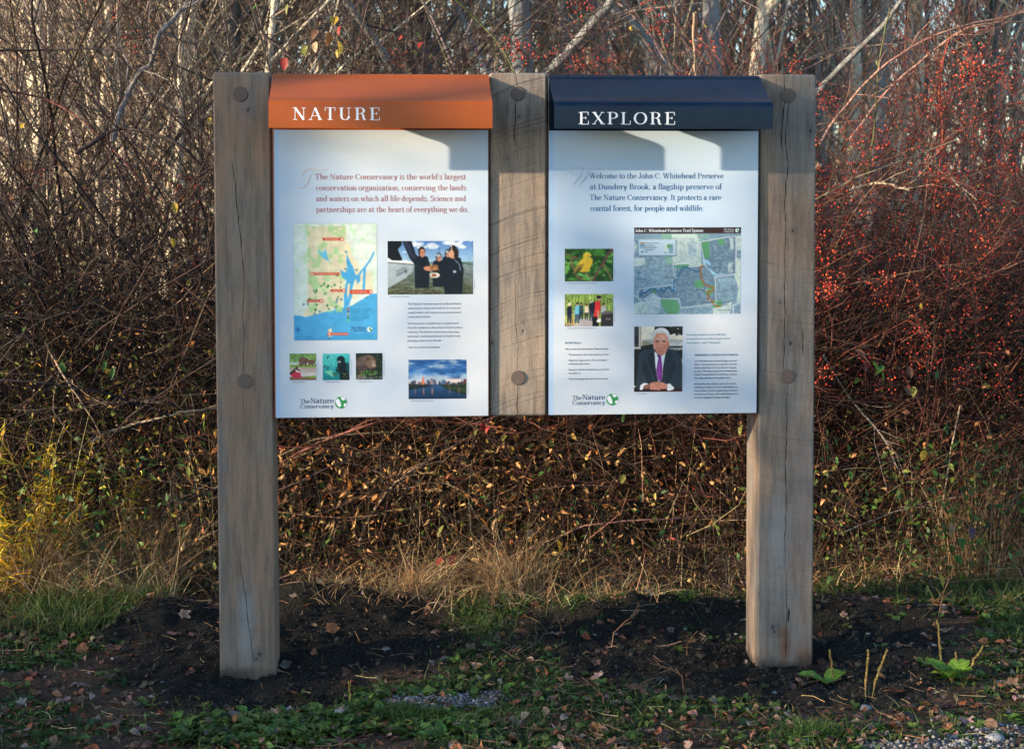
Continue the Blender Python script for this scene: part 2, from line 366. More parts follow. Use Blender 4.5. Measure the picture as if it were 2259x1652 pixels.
def glyph_strokes(ch, tk, tn, serif=True, q=5):
    adv, spec = G.get(ch, G['-']); out = []
    for it in filter(None, spec.split('|')):
        a = it.split(); k = a[0]
        if k == 's':
            if serif: x, y, h = map(float, a[1:4]); y = y + (tn * .5 if y < .05 else -tn * .5); out.append((np.array([[x - h, y], [x + h, y]]), np.array([tn * 1.05] * 2)))
            continue
        if k == 'd':
            x, y, r = map(float, a[1:4]); out.append((np.array([[x - r, y], [x - r * .6, y], [x, y], [x + r * .6, y], [x + r, y]]), np.array([r * .5, r * 1.6, r * 2, r * 1.6, r * .5]))); continue
        force = None
        if k == 'l':
            if a[-1] in 'tk': force = a[-1]; a = a[:-1]
            pts = np.array(list(map(float, a[1:]))).reshape(-1, 2)
        elif k == 'a':
            cx, cy, rx, ry, a0, a1 = map(float, a[1:]); th = np.radians(np.linspace(a0, a1, max(4, int(abs(a1 - a0) / 360 * q * 5)) + 1))
            o = tk * .4 if rx > .1 else 0
            pts = np.stack([cx + (rx - o * .0) * np.cos(th), cy + (ry - tn * .5) * np.sin(th)], 1)
        else: pts = smooth_pts(np.array(list(map(float, a[1:]))).reshape(-1, 2), q if q > 3 else 2)
        T = np.gradient(pts, axis=0); T /= np.linalg.norm(T, axis=1, keepdims=True) + 1e-9
        s = np.abs(T[:, 1]); diag = (T[:, 0] * T[:, 1] > 0) & (np.abs(T[:, 0]) > .2)
        wd = tn + (tk - tn) * s ** 1.6
        if k == 'l': wd = np.where(diag, tn, np.where(s > .55, tk, tn))
        if force == 't': wd = np.full(len(pts), tn)
        if force == 'k': wd = np.full(len(pts), tk * .8)
        if not serif: wd = np.full(len(pts), tk)
        out.append((pts, wd))
    return adv, out
def text_parts(txt, x0, z0, cap, width=None, tk=.16, tn=.05, serif=True, track=0., q=5, slant=0., y=0.):
    """strokes for one line in the XZ plane at depth y (toward -Y); returns list of (V,F)"""
    adv = sum(G.get(c, G['-'])[0] + track for c in txt) - track
    sx = cap if width is None else width / adv
    res = []; X = 0; k = 0
    for c in txt:
        a, st = glyph_strokes(c, tk, tn, serif, q)
        for pts, wd in st:
            A, B = ribbon(pts, wd); n = len(pts); k += 1; yy = y - .00004 * (k % 5)
            P = np.concatenate([A, B]); V = np.stack([x0 + (X + P[:, 0] + slant * P[:, 1]) * sx, np.full(len(P), yy), z0 + P[:, 1] * cap], 1)
            i = np.arange(n - 1); F = np.stack([i, i + 1, n + i + 1, n + i], 1)[:, ::-1]
            res.append((V, F))
        X += a + track
    return res
def text_obj(name, parts, mat, parent, label=None):
    V = []; F = []; n = 0
    for v, f in parts: V.append(v); F.append(f + n); n += len(v)
    o = mesh_np(name, np.concatenate(V), np.concatenate(F), mat, None, False, parent)
    if label: o['label'] = label
    return o
def curve_parts(curves, y):
    res = []
    for k, (pts, w0, w1) in enumerate(curves):
        p = smooth_pts(pts, 8); n = len(p); t = np.linspace(0, 1, n); wd = w0 + (w1 - w0) * np.sin(np.pi * t) ** 1.5
        A, B = ribbon(p, wd); P = np.concatenate([A, B]); i = np.arange(n - 1)
        res.append((np.stack([P[:, 0], np.full(len(P), y - .00004 * k), P[:, 1]], 1), np.stack([i, i + 1, n + i + 1, n + i], 1)[:, ::-1]))
    return res
# ---------------------------------------------------------------- printed pictures (flat print: one coloured grid each)
WHITE_SEEN = lin([218, 225, 236]) / .8
class Pic:
    def __init__(s, w, h, c=(255, 255, 255)):
        s.w, s.h = w * 2, h * 2; s.a = np.tile(np.array(c, float), (s.h, s.w, 1))
        s.x, s.y = np.meshgrid((np.arange(s.w) + .5) / s.w, (np.arange(s.h) + .5) / s.h)
    def put(s, m, c, al=1.):
        m = (m * al)[..., None] if m.dtype != bool else m[..., None] * al
        s.a = s.a * (1 - m) + np.asarray(c, float) * m
    def grad(s, y0, y1, c0, c1):
        t = np.clip((s.y - y0) / (y1 - y0), 0, 1)[..., None]; m = ((s.y >= y0) & (s.y <= y1))[..., None]
        s.a = np.where(m, np.array(c0, float) * (1 - t) + np.array(c1, float) * t, s.a)
    def rect(s, x0, y0, x1, y1, c, al=1.): s.put((s.x >= x0) & (s.x <= x1) & (s.y >= y0) & (s.y <= y1), c, al)
    def ell(s, cx, cy, rx, ry, c, al=1., rot=0., soft=0.):
        dx, dy = s.x - cx, s.y - cy; co, si = math.cos(rot), math.sin(rot)
        d = np.hypot((dx * co + dy * si) / rx, (-dx * si + dy * co) / ry)
        s.put(np.clip((1 - d) / soft, 0, 1) if soft else d < 1, c, al)
    def poly(s, pts, c, al=1.):
        p = list(zip(pts[0::2], pts[1::2])); ins = np.zeros(s.x.shape, bool)
        for (x1, y1), (x2, y2) in zip(p, p[1:] + p[:1]):
            if y1 == y2: continue
            ins ^= ((y1 > s.y) != (y2 > s.y)) & (s.x < (x2 - x1) * (s.y - y1) / (y2 - y1) + x1)
        s.put(ins, c, al)
    def line(s, pts, w, c, al=1.):
        asp = s.h / s.w; p = list(zip(pts[0::2], pts[1::2])); m = np.zeros(s.x.shape, bool)
        for (x1, y1), (x2, y2) in zip(p, p[1:]):
            dx, dy = x2 - x1, (y2 - y1) * asp; L = dx * dx + dy * dy + 1e-12
            t = np.clip(((s.x - x1) * dx + (s.y - y1) * asp * dy) / L, 0, 1)
            m |= np.hypot(s.x - x1 - t * dx, (s.y - y1) * asp - t * dy) < w / 2
        s.put(m, c, al)
    def spots(s, n, x0, y0, x1, y1, r, cols, al=1., seed=1):
        r_ = np.random.default_rng(seed)
        for k in range(n):
            s.ell(r_.uniform(x0, x1), r_.uniform(y0, y1), r * r_.uniform(.5, 1.5), r * r_.uniform(.4, 1.2), cols[r_.integers(len(cols))], al, r_.uniform(0, 3))
    def noise(s, sx, sy, amp, seed=0, mask=None):
        f = 1 + (fbm(s.x * sx, s.y * sy, 4, seed) - .5) * 2 * amp
        m = np.ones(s.x.shape) if mask is None else mask
        s.a = s.a * (1 + (f - 1) * m)[..., None]
    def build(s, name, x0, z0, x1, z1, y, parent, label=None):
        a = np.clip(s.a.reshape(s.h // 2, 2, s.w // 2, 2, 3).mean((1, 3)), 0, 255); h, w = a.shape[:2]
        hh, ww = a.shape[:2]; ap = np.pad(a, ((1, 1), (1, 1), (0, 0)), 'edge'); a = sum(ap[i:i + hh, j:j + ww] * k for i, j, k in ((0, 1, .13), (2, 1, .13), (1, 0, .13), (1, 2, .13), (1, 1, .48)))
        if name == 'photograph':
            yy, xx = np.mgrid[0:hh, 0:ww]; a = a * (1 + (fbm(xx / 5., yy / 5., 3, 5) - .5) * .16 + (fbm(xx / 22., yy / 22., 2, 15) - .5) * .10)[..., None]
        a = np.clip(a, 0, 255); g_ = a.mean(-1, keepdims=True); a = g_ + (a - g_) * .92
        c = np.clip(lin(a) / WHITE_SEEN, .004, .9)
        X, Z = np.meshgrid(np.linspace(x0, x1, w), np.linspace(z0, z1, h))
        V = np.stack([X, np.full(X.shape, y), Z], -1).reshape(-1, 3)
        j, i = np.meshgrid(np.arange(h - 1), np.arange(w - 1), indexing='ij'); q = j * w + i
        F = np.stack([q, q + w, q + w + 1, q + 1], -1).reshape(-1, 4)
        o = mesh_np(name, V, F, M_print, c.reshape(-1, 3), False, parent)
        if label: o['label'] = label
        return o

def pic_state_map():
    p = Pic(150, 208, (196, 214, 214))
    p.noise(9, 12, .05, 3)
    p.put(fbm(p.x * 22, p.y * 30, 4, 9) > .63, (170, 212, 178), .8)
    p.rect(0, .0, .17, .02, (196, 214, 214)); p.rect(.14, .0, .18, .1, (168, 208, 170), .8)
    sea = (62, 156, 216)
    p.poly([0, .78, .06, .785, .12, .79, .30, .765, .5, .735, .7, .7, .93, .60, 1, .60, 1, 1, 0, 1], sea)
    land = (204, 202, 176)
    p.poly([.17, .03, .63, .025, .635, .16, .68, .165, .69, .26, .73, .31, .78, .35, .80, .42, .75, .44, .70, .42, .66, .36, .64, .33, .64, .40, .61, .44, .60, .52, .595, .62, .58, .68, .55, .74, .50, .72, .42, .74, .30, .77, .22, .785, .12, .80, .135, .74, .17, .72], land)
    p.poly([.85, .41, .93, .42, .94, .52, .95, .58, .86, .60, .84, .5], land)
    p.poly([.76, .43, .83, .46, .80, .56, .76, .61, .72, .58, .73, .50], land)
    p.poly([.65, .52, .68, .52, .67, .62, .64, .64], land); p.poly([.70, .62, .75, .61, .74, .65, .68, .645], land)
    g1 = (150, 200, 140); p.put((fbm(p.x * 16, p.y * 22, 4, 5) > .60) & (p.x > .17) & (p.x < .62) & (p.y < .76) & (p.y > .03), g1, .8)
    p.spots(26, .19, .44, .58, .74, .012, [(40, 120, 60), (70, 140, 70)], 1, 6); p.ell(.23, .48, .06, .05, g1, .8); p.ell(.27, .53, .05, .03, g1, .8); p.ell(.4, .47, .05, .03, g1, .7)
    for q in ([.28, .22, .34, .25, .39, .22, .41, .30, .44, .33, .38, .31, .33, .28],): p.poly(q, (86, 176, 220))
    p.poly([.64, .26, .66, .30, .685, .34, .71, .37, .74, .44, .79, .445, .80, .49, .76, .52, .745, .47, .72, .50, .70, .56, .70, .62, .66, .70, .60, .72, .60, .62, .615, .55, .63, .49, .575, .455, .555, .395, .62, .42, .645, .38, .63, .33], sea); p.poly([.645, .52, .675, .51, .665, .60, .645, .64, .635, .6], land); p.poly([.70, .62, .74, .60, .735, .64, .69, .65], land)
    p.line([.76, .46, .80, .42, .86, .37, .92, .31, .96, .25], .022, sea); p.line([.85, .38, .84, .52, .83, .60], .03, sea)
    for a in (.12, .2, .33, .4, .5, .58, .66): p.line([.18, a, .4, a + .012, .6, a - .01], .004, (180, 170, 145), .8)
    for a in (.25, .35, .45, .55): p.line([a, .03, a - .01, .3, a + .02, .5, a, .7], .004, (180, 170, 145), .7)
    p.noise(14, 20, .07, 4)
    p.put((fbm(p.x * 5, p.y * 9, 3, 8) > .55) & (p.y > .8), (46, 138, 200), .5)
    red = (182, 66, 46)
    for x0, x1, y, ic in ((.35, .58, .137, 1), (.20, .55, .431, 0), (.44, .60, .574, 1), (.67, .92, .585, 1), (.16, .33, .660, 1), (.40, .65, .943, 0)):
        h = .011 if x0 != .67 else .018
        p.rect(x0, y - h, x1, y + h, red); cx = x1 if ic else x0 + .02; p.ell(cx, y, .022, .016, red); p.ell(cx, y, .012, .009, (245, 225, 215))
        for k in range(int((x1 - x0) / .018) - 3): p.rect(x0 + .03 + k * .018, y - .004, x0 + .042 + k * .018, y + .004, (232, 190, 175), .9)
    p.poly([.42, .90, .45, .89, .455, .93, .46, .96, .42, .97, .40, .95], land)
    p.rect(.40, .932, .65, .954, red); p.ell(.425, .943, .022, .016, red); p.ell(.425, .943, .012, .009, (245, 225, 215))
    for k in range(11): p.rect(.46 + k * .017, .939, .472 + k * .017, .947, (232, 190, 175), .9)
    for x, y in ((.12, .69), (.17, .685), (.25, .77), (.31, .75), (.52, .65), (.51, .67), (.57, .65), (.87, .635), (.63, .245), (.62, .39), (.75, .4), (.42, .985), (.50, .72)): p.ell(x, y, .013, .0095, (20, 96, 140)); p.ell(x, y, .006, .0045, (170, 200, 205))
    for k, c in enumerate(((190, 70, 50), (20, 96, 140), (170, 160, 130), (120, 120, 110), (16, 120, 70), (110, 190, 110))):
        y = .734 + k * .0185; p.ell(.65, y, .014, .009, c)
        for j in range([15, 13, 12, 14, 13, 9][k]): p.rect(.68 + j * .017, y - .004, .692 + j * .017, y + .004, (22, 108, 158), .9)
    p.ell(.05, .905, .028, .02, (30, 110, 180), .7); p.line([.0, .905, .1, .905], .006, (24, 96, 160)); p.line([.05, .87, .05, .94], .006, (24, 96, 160))
    for k in range(12): p.rect(.02 + k * .017, .966, .032 + k * .017, .972, (24, 96, 160), .8); p.rect(.02 + k * .019, .987, .034 + k * .019, .991, (24, 96, 160), .8)
    p.put((p.x < .005) | (p.x > .995) | (p.y < .004) | (p.y > .996), (140, 160, 170), .8)
    return p
def wetsuit(p, cx, cy, s, sk=(190, 130, 105), mask=True, turn=1):
    p.poly([cx - .075 * s, cy + .13 * s, cx - .06 * s, cy + .05 * s, cx, cy + .02 * s, cx + .06 * s, cy + .05 * s, cx + .085 * s, cy + .2 * s, cx + .07 * s, cy + .55 * s, cx - .07 * s, cy + .55 * s], (18, 26, 40))
    p.ell(cx, cy - .03 * s, .036 * s, .085 * s, (22, 20, 24)); p.ell(cx + .006 * turn, cy - .01 * s, .028 * s, .068 * s, sk)
    p.rect(cx - .02 * s, cy - .02 * s, cx + .026 * s, cy - .01 * s, (70, 45, 40), .7)
def pic_divers():
    p = Pic(170, 106); p.grad(0, .4, (70, 120, 190), (150, 190, 225)); p.grad(.4, 1, (110, 135, 150), (62, 66, 40))
    p.put((fbm(p.x * 6, p.y * 9, 4, 2) > .58) & (p.y < .36), (225, 232, 238), .75)
    p.spots(10, .25, .02, .4, .14, .03, [(235, 240, 245)], .6, 3); p.ell(.72, .04, .10, .05, (240, 244, 248), .8, 0, .5)
    p.rect(0, .385, 1, .4, (70, 100, 90), .5); p.poly([.85, .39, 1, .43, 1, .46, .8, .41], (70, 100, 70))
    p.noise(40, 60, .28, 5, (p.y > .42).astype(float)); p.put((fbm(p.x * 30, p.y * 70, 3, 6) > .62) & (p.y > .45), (150, 165, 165), .5)
    p.poly([0, .36, .30, .41, .285, .58, .20, .70, 0, .88], (150, 168, 180)); p.poly([0, .34, .22, .36, .30, .40, .30, .43, 0, .385], (225, 230, 235))
    p.poly([0, .385, .30, .43, .30, .45, 0, .41], (90, 105, 118))
    for k in range(9): p.rect(.105 + k * .014, .60 - k * .01, .113 + k * .014, .665 - k * .01, (60, 75, 88), .8); p.rect(.11 + k * .013, .54 - k * .008, .118 + k * .013, .585 - k * .01, (60, 75, 88), .6)
    p.ell(.215, .57, .014, .03, (60, 75, 88), .8)
    p.poly([0, 0, .17, 0, .165, .08, .12, .16, .17, .33, .17, .37, .05, .36, 0, .3], (14, 16, 26))
    p.poly([.17, 0, .28, 0, .33, .25, .40, .36, .44, .46, .42, .55, .33, .46, .26, .33], (22, 28, 46)); p.poly([.19, 0, .23, 0, .30, .25, .36, .36, .34, .38, .25, .25], (50, 62, 92), .6)
    wetsuit(p, .40, .24, 1.15); p.poly([.31, .42, .36, .44, .45, .52, .44, .56, .33, .53], (22, 30, 44))
    wetsuit(p, .595, .33, .95); wetsuit(p, .70, .26, .9); wetsuit(p, .765, .25, 1.45, (205, 145, 115))
    for x, y in ((.59, .27), (.70, .205)): p.ell(x, y, .03, .03, (150, 175, 190), .9)
    p.ell(.765, .19, .055, .065, (40, 28, 24)); p.ell(.80, .24, .03, .1, (40, 28, 24)); p.ell(.745, .25, .032, .075, (205, 150, 122))
    p.line([.79, .36, .84, .45, .85, .55], .012, (120, 150, 175), .8); p.rect(.765, .55, .80, .60, (190, 205, 215), .8)
    p.poly([.56, .56, .62, .54, .70, .62, .78, .66, .76, .76, .64, .70], (20, 26, 38)); p.ell(.48, .515, .06, .045, (195, 130, 100), 1, .2); p.ell(.545, .50, .05, .055, (150, 105, 60)); p.spots(20, .50, .45, .60, .56, .008, [(190, 150, 90), (90, 60, 35)], 1, 9)
    p.ell(.55, .64, .06, .05, (225, 225, 215), .9); p.ell(.54, .64, .03, .03, (150, 90, 60)); p.line([.745, .1, .75, .18], .008, (230, 235, 240)); p.line([.595, .14, .61, .19], .008, (60, 90, 150))
    p.ell(.37, .66, .05, .06, (30, 40, 30), .6, 0, .5); p.ell(.79, .9, .08, .08, (28, 36, 30), .6, 0, .5)
    return p
def pic_elephants():
    p = Pic(64, 64); p.grad(0, .36, (92, 136, 70), (120, 160, 92)); p.noise(18, 20, .4, 3); p.grad(.33, .42, (190, 200, 195), (180, 190, 185)); p.grad(.42, .52, (110, 160, 60), (130, 170, 80)); p.grad(.52, .86, (176, 150, 135), (205, 205, 215)); p.grad(.86, 1, (150, 105, 85), (120, 85, 65))
    for x, y, sx, sy in ((.52, .27, .17, .13), (.80, .33, .12, .09), (.44, .38, .09, .06)): p.ell(x, y, sx, sy, (112, 80, 68)); p.rect(x - sx * .8, y, x - sx * .45, y + sy * 1.6, (98, 70, 60)); p.rect(x + sx * .3, y, x + sx * .65, y + sy * 1.6, (92, 64, 56)); p.ell(x + sx * .9, y - .0, sx * .35, sy * .5, (100, 72, 62))
    p.line([.93, .34, .97, .46], .03, (100, 72, 62)); p.poly([0, .78, .12, .66, .26, .58, .38, .62, .44, .9, .2, .92], (190, 40, 70)); p.poly([0, .72, .2, .56, .36, .60, .40, .70, .2, .68, 0, .8], (40, 30, 40)); p.ell(.26, .52, .045, .055, (70, 45, 40)); p.line([.26, .42, .25, .48], .02, (235, 180, 70)); p.poly([.2, .60, .36, .66, .40, .72, .24, .68], (235, 230, 230))
    p.poly([.5, .86, 1, .82, 1, .92, .6, .9], (120, 160, 70)); return p
def pic_scuba():
    p = Pic(64, 64); p.grad(0, 1, (60, 185, 190), (10, 120, 130)); p.ell(.3, .2, .5, .5, (90, 205, 205), .5, 0, .9)
    p.ell(.68, .24, .15, .15, (8, 36, 46)); p.poly([.58, .3, .82, .3, .95, .55, 1, .9, 1, 1, .66, 1, .60, .7, .54, .5], (6, 30, 40)); p.poly([.86, .34, .98, .36, 1, .7, .88, .66], (12, 70, 78))
    p.ell(.62, .32, .05, .035, (215, 235, 235)); p.ell(.61, .33, .025, .02, (60, 70, 80)); p.poly([.5, .48, .56, .62, .75, .70, .62, .74, .49, .66], (10, 40, 44)); p.poly([.05, .68, .3, .62, .56, .80, .38, .88], (105, 190, 165)); p.poly([.34, .72, .58, .70, .52, .84, .4, .84], (30, 90, 80), .8)
    for x, y in ((.2, .11), (.08, .46), (.2, .5), (.85, .8)): p.line([x - .05, y + .05, x, y, x + .04, y + .03], .02, (16, 50, 50)); p.line([x, y, x - .02, y + .09], .02, (30, 60, 50)); p.line([x, y, x + .06, y - .02], .015, (16, 50, 50))
    p.spots(14, .75, .7, .98, .95, .025, [(130, 110, 60), (60, 60, 40)], .8, 3); p.line([.52, .12, .48, .4], .008, (40, 110, 120)); return p
def pic_bear():
    p = Pic(64, 64); p.grad(0, 1, (22, 38, 34), (30, 48, 34)); p.noise(22, 22, .9, 3); p.spots(30, .7, 0, 1, .6, .02, [(70, 100, 110), (26, 60, 36), (16, 30, 26)], .7, 4)
    b = (86, 72, 72); p.ell(.28, .38, .28, .26, b); p.ell(.46, .27, .22, .2, (96, 82, 80)); p.poly([.02, .5, .6, .4, .7, .8, .55, .85, .5, .62, .3, .6, .26, .84, .08, .82, .1, .6], (66, 54, 56)); p.poly([.5, .6, .7, .6, .66, .82, .5, .82], (38, 32, 36)); p.ell(.57, .35, .19, .22, (104, 84, 70)); p.ell(.66, .42, .08, .15, (150, 128, 122), .9, -.3); p.ell(.70, .55, .035, .03, (30, 24, 28)); p.ell(.46, .22, .05, .05, (70, 52, 44)); p.ell(.70, .23, .05, .05, (76, 56, 46)); p.ell(.60, .37, .018, .02, (16, 12, 12)); p.ell(.70, .38, .016, .02, (16, 12, 12))
    p.noise(30, 30, .3, 6); p.spots(40, .2, .66, .8, .82, .03, [(70, 130, 60), (50, 100, 50), (110, 150, 80)], .9, 7); p.spots(40, .0, .87, 1, .99, .04, [(90, 100, 104), (60, 70, 74), (120, 126, 128)], .9, 8); p.ell(.14, .86, .09, .05, (120, 96, 70)); return p
def pic_city():
    p = Pic(118, 80); p.grad(0, .35, (30, 80, 150), (60, 120, 195)); p.grad(.35, .62, (70, 130, 200), (190, 190, 200)); p.grad(.62, 1, (40, 80, 130), (14, 44, 80))
    n = fbm(p.x * 5, p.y * 11, 4, 5); p.put(np.clip((n - .48) * 6, 0, 1) * (p.y < .55), (165, 185, 205), .7); p.put(np.clip((.45 - n) * 6, 0, 1) * (p.y < .5), (16, 60, 120), .6)
    p.ell(.8, .53, .25, .06, (235, 205, 190), .8, 0, .8); p.ell(.1, .53, .14, .04, (190, 200, 215), .6, 0, .8)
    r = np.random.default_rng(4)
    for k in range(34):
        x = r.uniform(.02, .98); 
        if .47 < x < .53: continue
        h = r.uniform(.02, .07); p.rect(x - .018, .62 - h, x + .018, .66, [(44, 60, 92), (90, 56, 64), (50, 70, 104), (34, 40, 60)][k % 4])
    for x, h, wd, c in ((.255, .16, .018, (205, 120, 80)), (.43, .11, .04, (60, 84, 120)), (.40, .15, .018, (120, 120, 140)), (.34, .10, .022, (50, 70, 100)), (.60, .10, .03, (60, 100, 140)), (.10, .09, .03, (44, 60, 92)), (.975, .12, .03, (90, 50, 50)), (.685, .06, .008, (40, 50, 70)), (.91, .12, .005, (40, 50, 70))): p.rect(x - wd, .62 - h, x + wd, .66, c)
    p.poly([.245, .46, .255, .42, .265, .46], (190, 120, 90))
    p.poly([0, .60, .2, .63, .45, .64, .30, .70, .05, .76, 0, .78], (26, 40, 46)); p.poly([1, .60, .7, .62, .53, .64, .62, .72, .85, .85, 1, .92], (26, 44, 44)); p.poly([1, .72, .7, .68, .58, .66, .7, .74, 1, .84], (44, 62, 40))
    p.spots(60, .02, .56, .45, .63, .006, [(240, 170, 110), (230, 120, 80)], .9, 5); p.spots(50, .62, .58, .99, .66, .006, [(240, 150, 110), (200, 90, 80)], .9, 6)
    for x, al in ((.26, .7), (.41, .8), (.12, .4), (.71, .4), (.87, .4)): p.ell(x, .80, .018, .13, (225, 130, 105), al, 0, .8)
    p.noise(30, 60, .15, 8, (p.y > .66).astype(float)); return p
def pic_bird():
    p = Pic(100, 68, (40, 84, 30)); p.noise(12, 9, .6, 2); p.spots(46, 0, 0, 1, 1, .075, [(70, 140, 46), (46, 104, 36), (110, 180, 80), (30, 70, 26), (86, 160, 60)], .8, 3); p.spots(26, 0, 0, 1, 1, .05, [(20, 44, 22), (130, 190, 96)], .6, 5)
    br = (120, 72, 70); p.line([0, .14, .1, .22, .2, .26, .3, .3], .02, br); p.line([.2, .27, .13, .36, .15, .5, .2, .66, .25, .86, .4, .96], .022, (150, 96, 80)); p.line([.98, .02, .88, .2, .8, .42, .68, .68, .58, .98], .04, (112, 64, 66)); p.line([.8, .5, .88, .7, .98, .98], .025, (150, 100, 84)); p.line([.36, .68, .48, .78, .55, .95], .02, br)
    y = (226, 186, 38); p.poly([.2, .74, .3, .42, .42, .2, .5, .3, .56, .46, .5, .68, .38, .72, .28, .68], y); p.ell(.42, .46, .13, .22, (232, 192, 44), 1, .5); p.ell(.46, .23, .085, .115, (235, 200, 50)); p.poly([.17, .76, .24, .52, .40, .44, .36, .64, .26, .70], (150, 130, 44)); p.poly([.18, .76, .3, .56, .36, .60, .22, .78], (70, 66, 30), .8)
    p.poly([.52, .23, .575, .26, .52, .285], (60, 50, 30)); p.ell(.485, .23, .012, .02, (14, 14, 10)); 
    for k in range(4): p.line([.40 + k * .03, .40, .36 + k * .035, .62], .008, (190, 130, 30), .6)
    p.line([.40, .68, .40, .76], .012, (80, 50, 40)); return p
def pic_hikers():
    p = Pic(100, 68, (130, 165, 70)); p.noise(14, 5, .45, 2); p.grad(.5, .62, (120, 150, 80), (110, 120, 90))
    for k in range(16): p.rect(.02 + k * .065, 0, .035 + k * .065, .5, (90, 84, 60), .8)
    p.spots(60, 0, 0, 1, .55, .03, [(160, 195, 80), (190, 210, 110), (90, 130, 50)], .6, 3)
    p.poly([.24, .9, .30, .74, .62, .74, .6, 1, .1, 1], (170, 165, 168)); p.poly([0, .9, .15, .8, .3, .68, .3, .72, .12, 1, 0, 1], (120, 110, 90)); p.line([0, .72, .2, .62, .35, .6], .02, (200, 190, 130)); 
    for k in range(5): p.line([.02 + k * .05, .72, .05 + k * .05, .95], .018, (205, 190, 110))
    def man(x, y, s, c, c2, hat=None):
        p.poly([x - .035 * s, y + .09 * s, x + .035 * s, y + .09 * s, x + .05 * s, y + .3 * s, x + .04 * s, y + .62 * s, x + .005, y + .62 * s, x, y + .4 * s, x - .02 * s, y + .62 * s, x - .05 * s, y + .62 * s, x - .05 * s, y + .3 * s], c2); p.poly([x - .05 * s, y + .10 * s, x + .045 * s, y + .09 * s, x + .055 * s, y + .34 * s, x - .055 * s, y + .34 * s], c); p.ell(x, y + .04 * s, .025 * s, .055 * s, (190, 140, 115)); p.ell(x, y + .01 * s, .03 * s, .035 * s, hat or (50, 36, 30)); p.line([x - .03 * s, y + .16 * s, x + .03, y + .06 * s], .018 * s, c)
    man(.10, .30, .95, (24, 28, 50), (30, 34, 54), (225, 222, 215)); p.line([.16, .72, .18, .95], .02, (170, 110, 80)); man(.26, .28, 1., (86, 170, 200), (60, 80, 110)); man(.34, .28, .8, (40, 70, 84), (30, 40, 60)); man(.45, .32, .75, (215, 200, 180), (60, 60, 60)); man(.55, .24, .95, (60, 70, 110), (50, 56, 80), (190, 190, 190)); man(.80, .30, .95, (160, 170, 180), (130, 135, 140))
    p.poly([.50, .30, .62, .24, .66, .32, .64, .58, .56, .60, .50, .46], (26, 30, 44)); p.poly([.62, .24, .72, .22, .74, .40, .70, .72, .60, .70, .62, .4], (214, 40, 46)); p.poly([.57, .70, .70, .70, .70, 1, .57, 1], (20, 20, 26)); p.ell(.71, .14, .04, .07, (200, 140, 115)); p.ell(.70, .10, .05, .05, (30, 24, 24)); p.line([.68, .52, .69, .78], .03, (200, 140, 115)); p.poly([.66, .8, .74, .74, .75, .86, .66, .88], (230, 230, 232))
    p.poly([.75, .62, 1, .56, 1, 1, .74, 1], (48, 44, 46)); p.poly([.75, .58, .84, .52, .97, .54, 1, .60, .76, .64], (92, 88, 90)); p.rect(.84, .74, .94, .80, (110, 104, 104)); return p
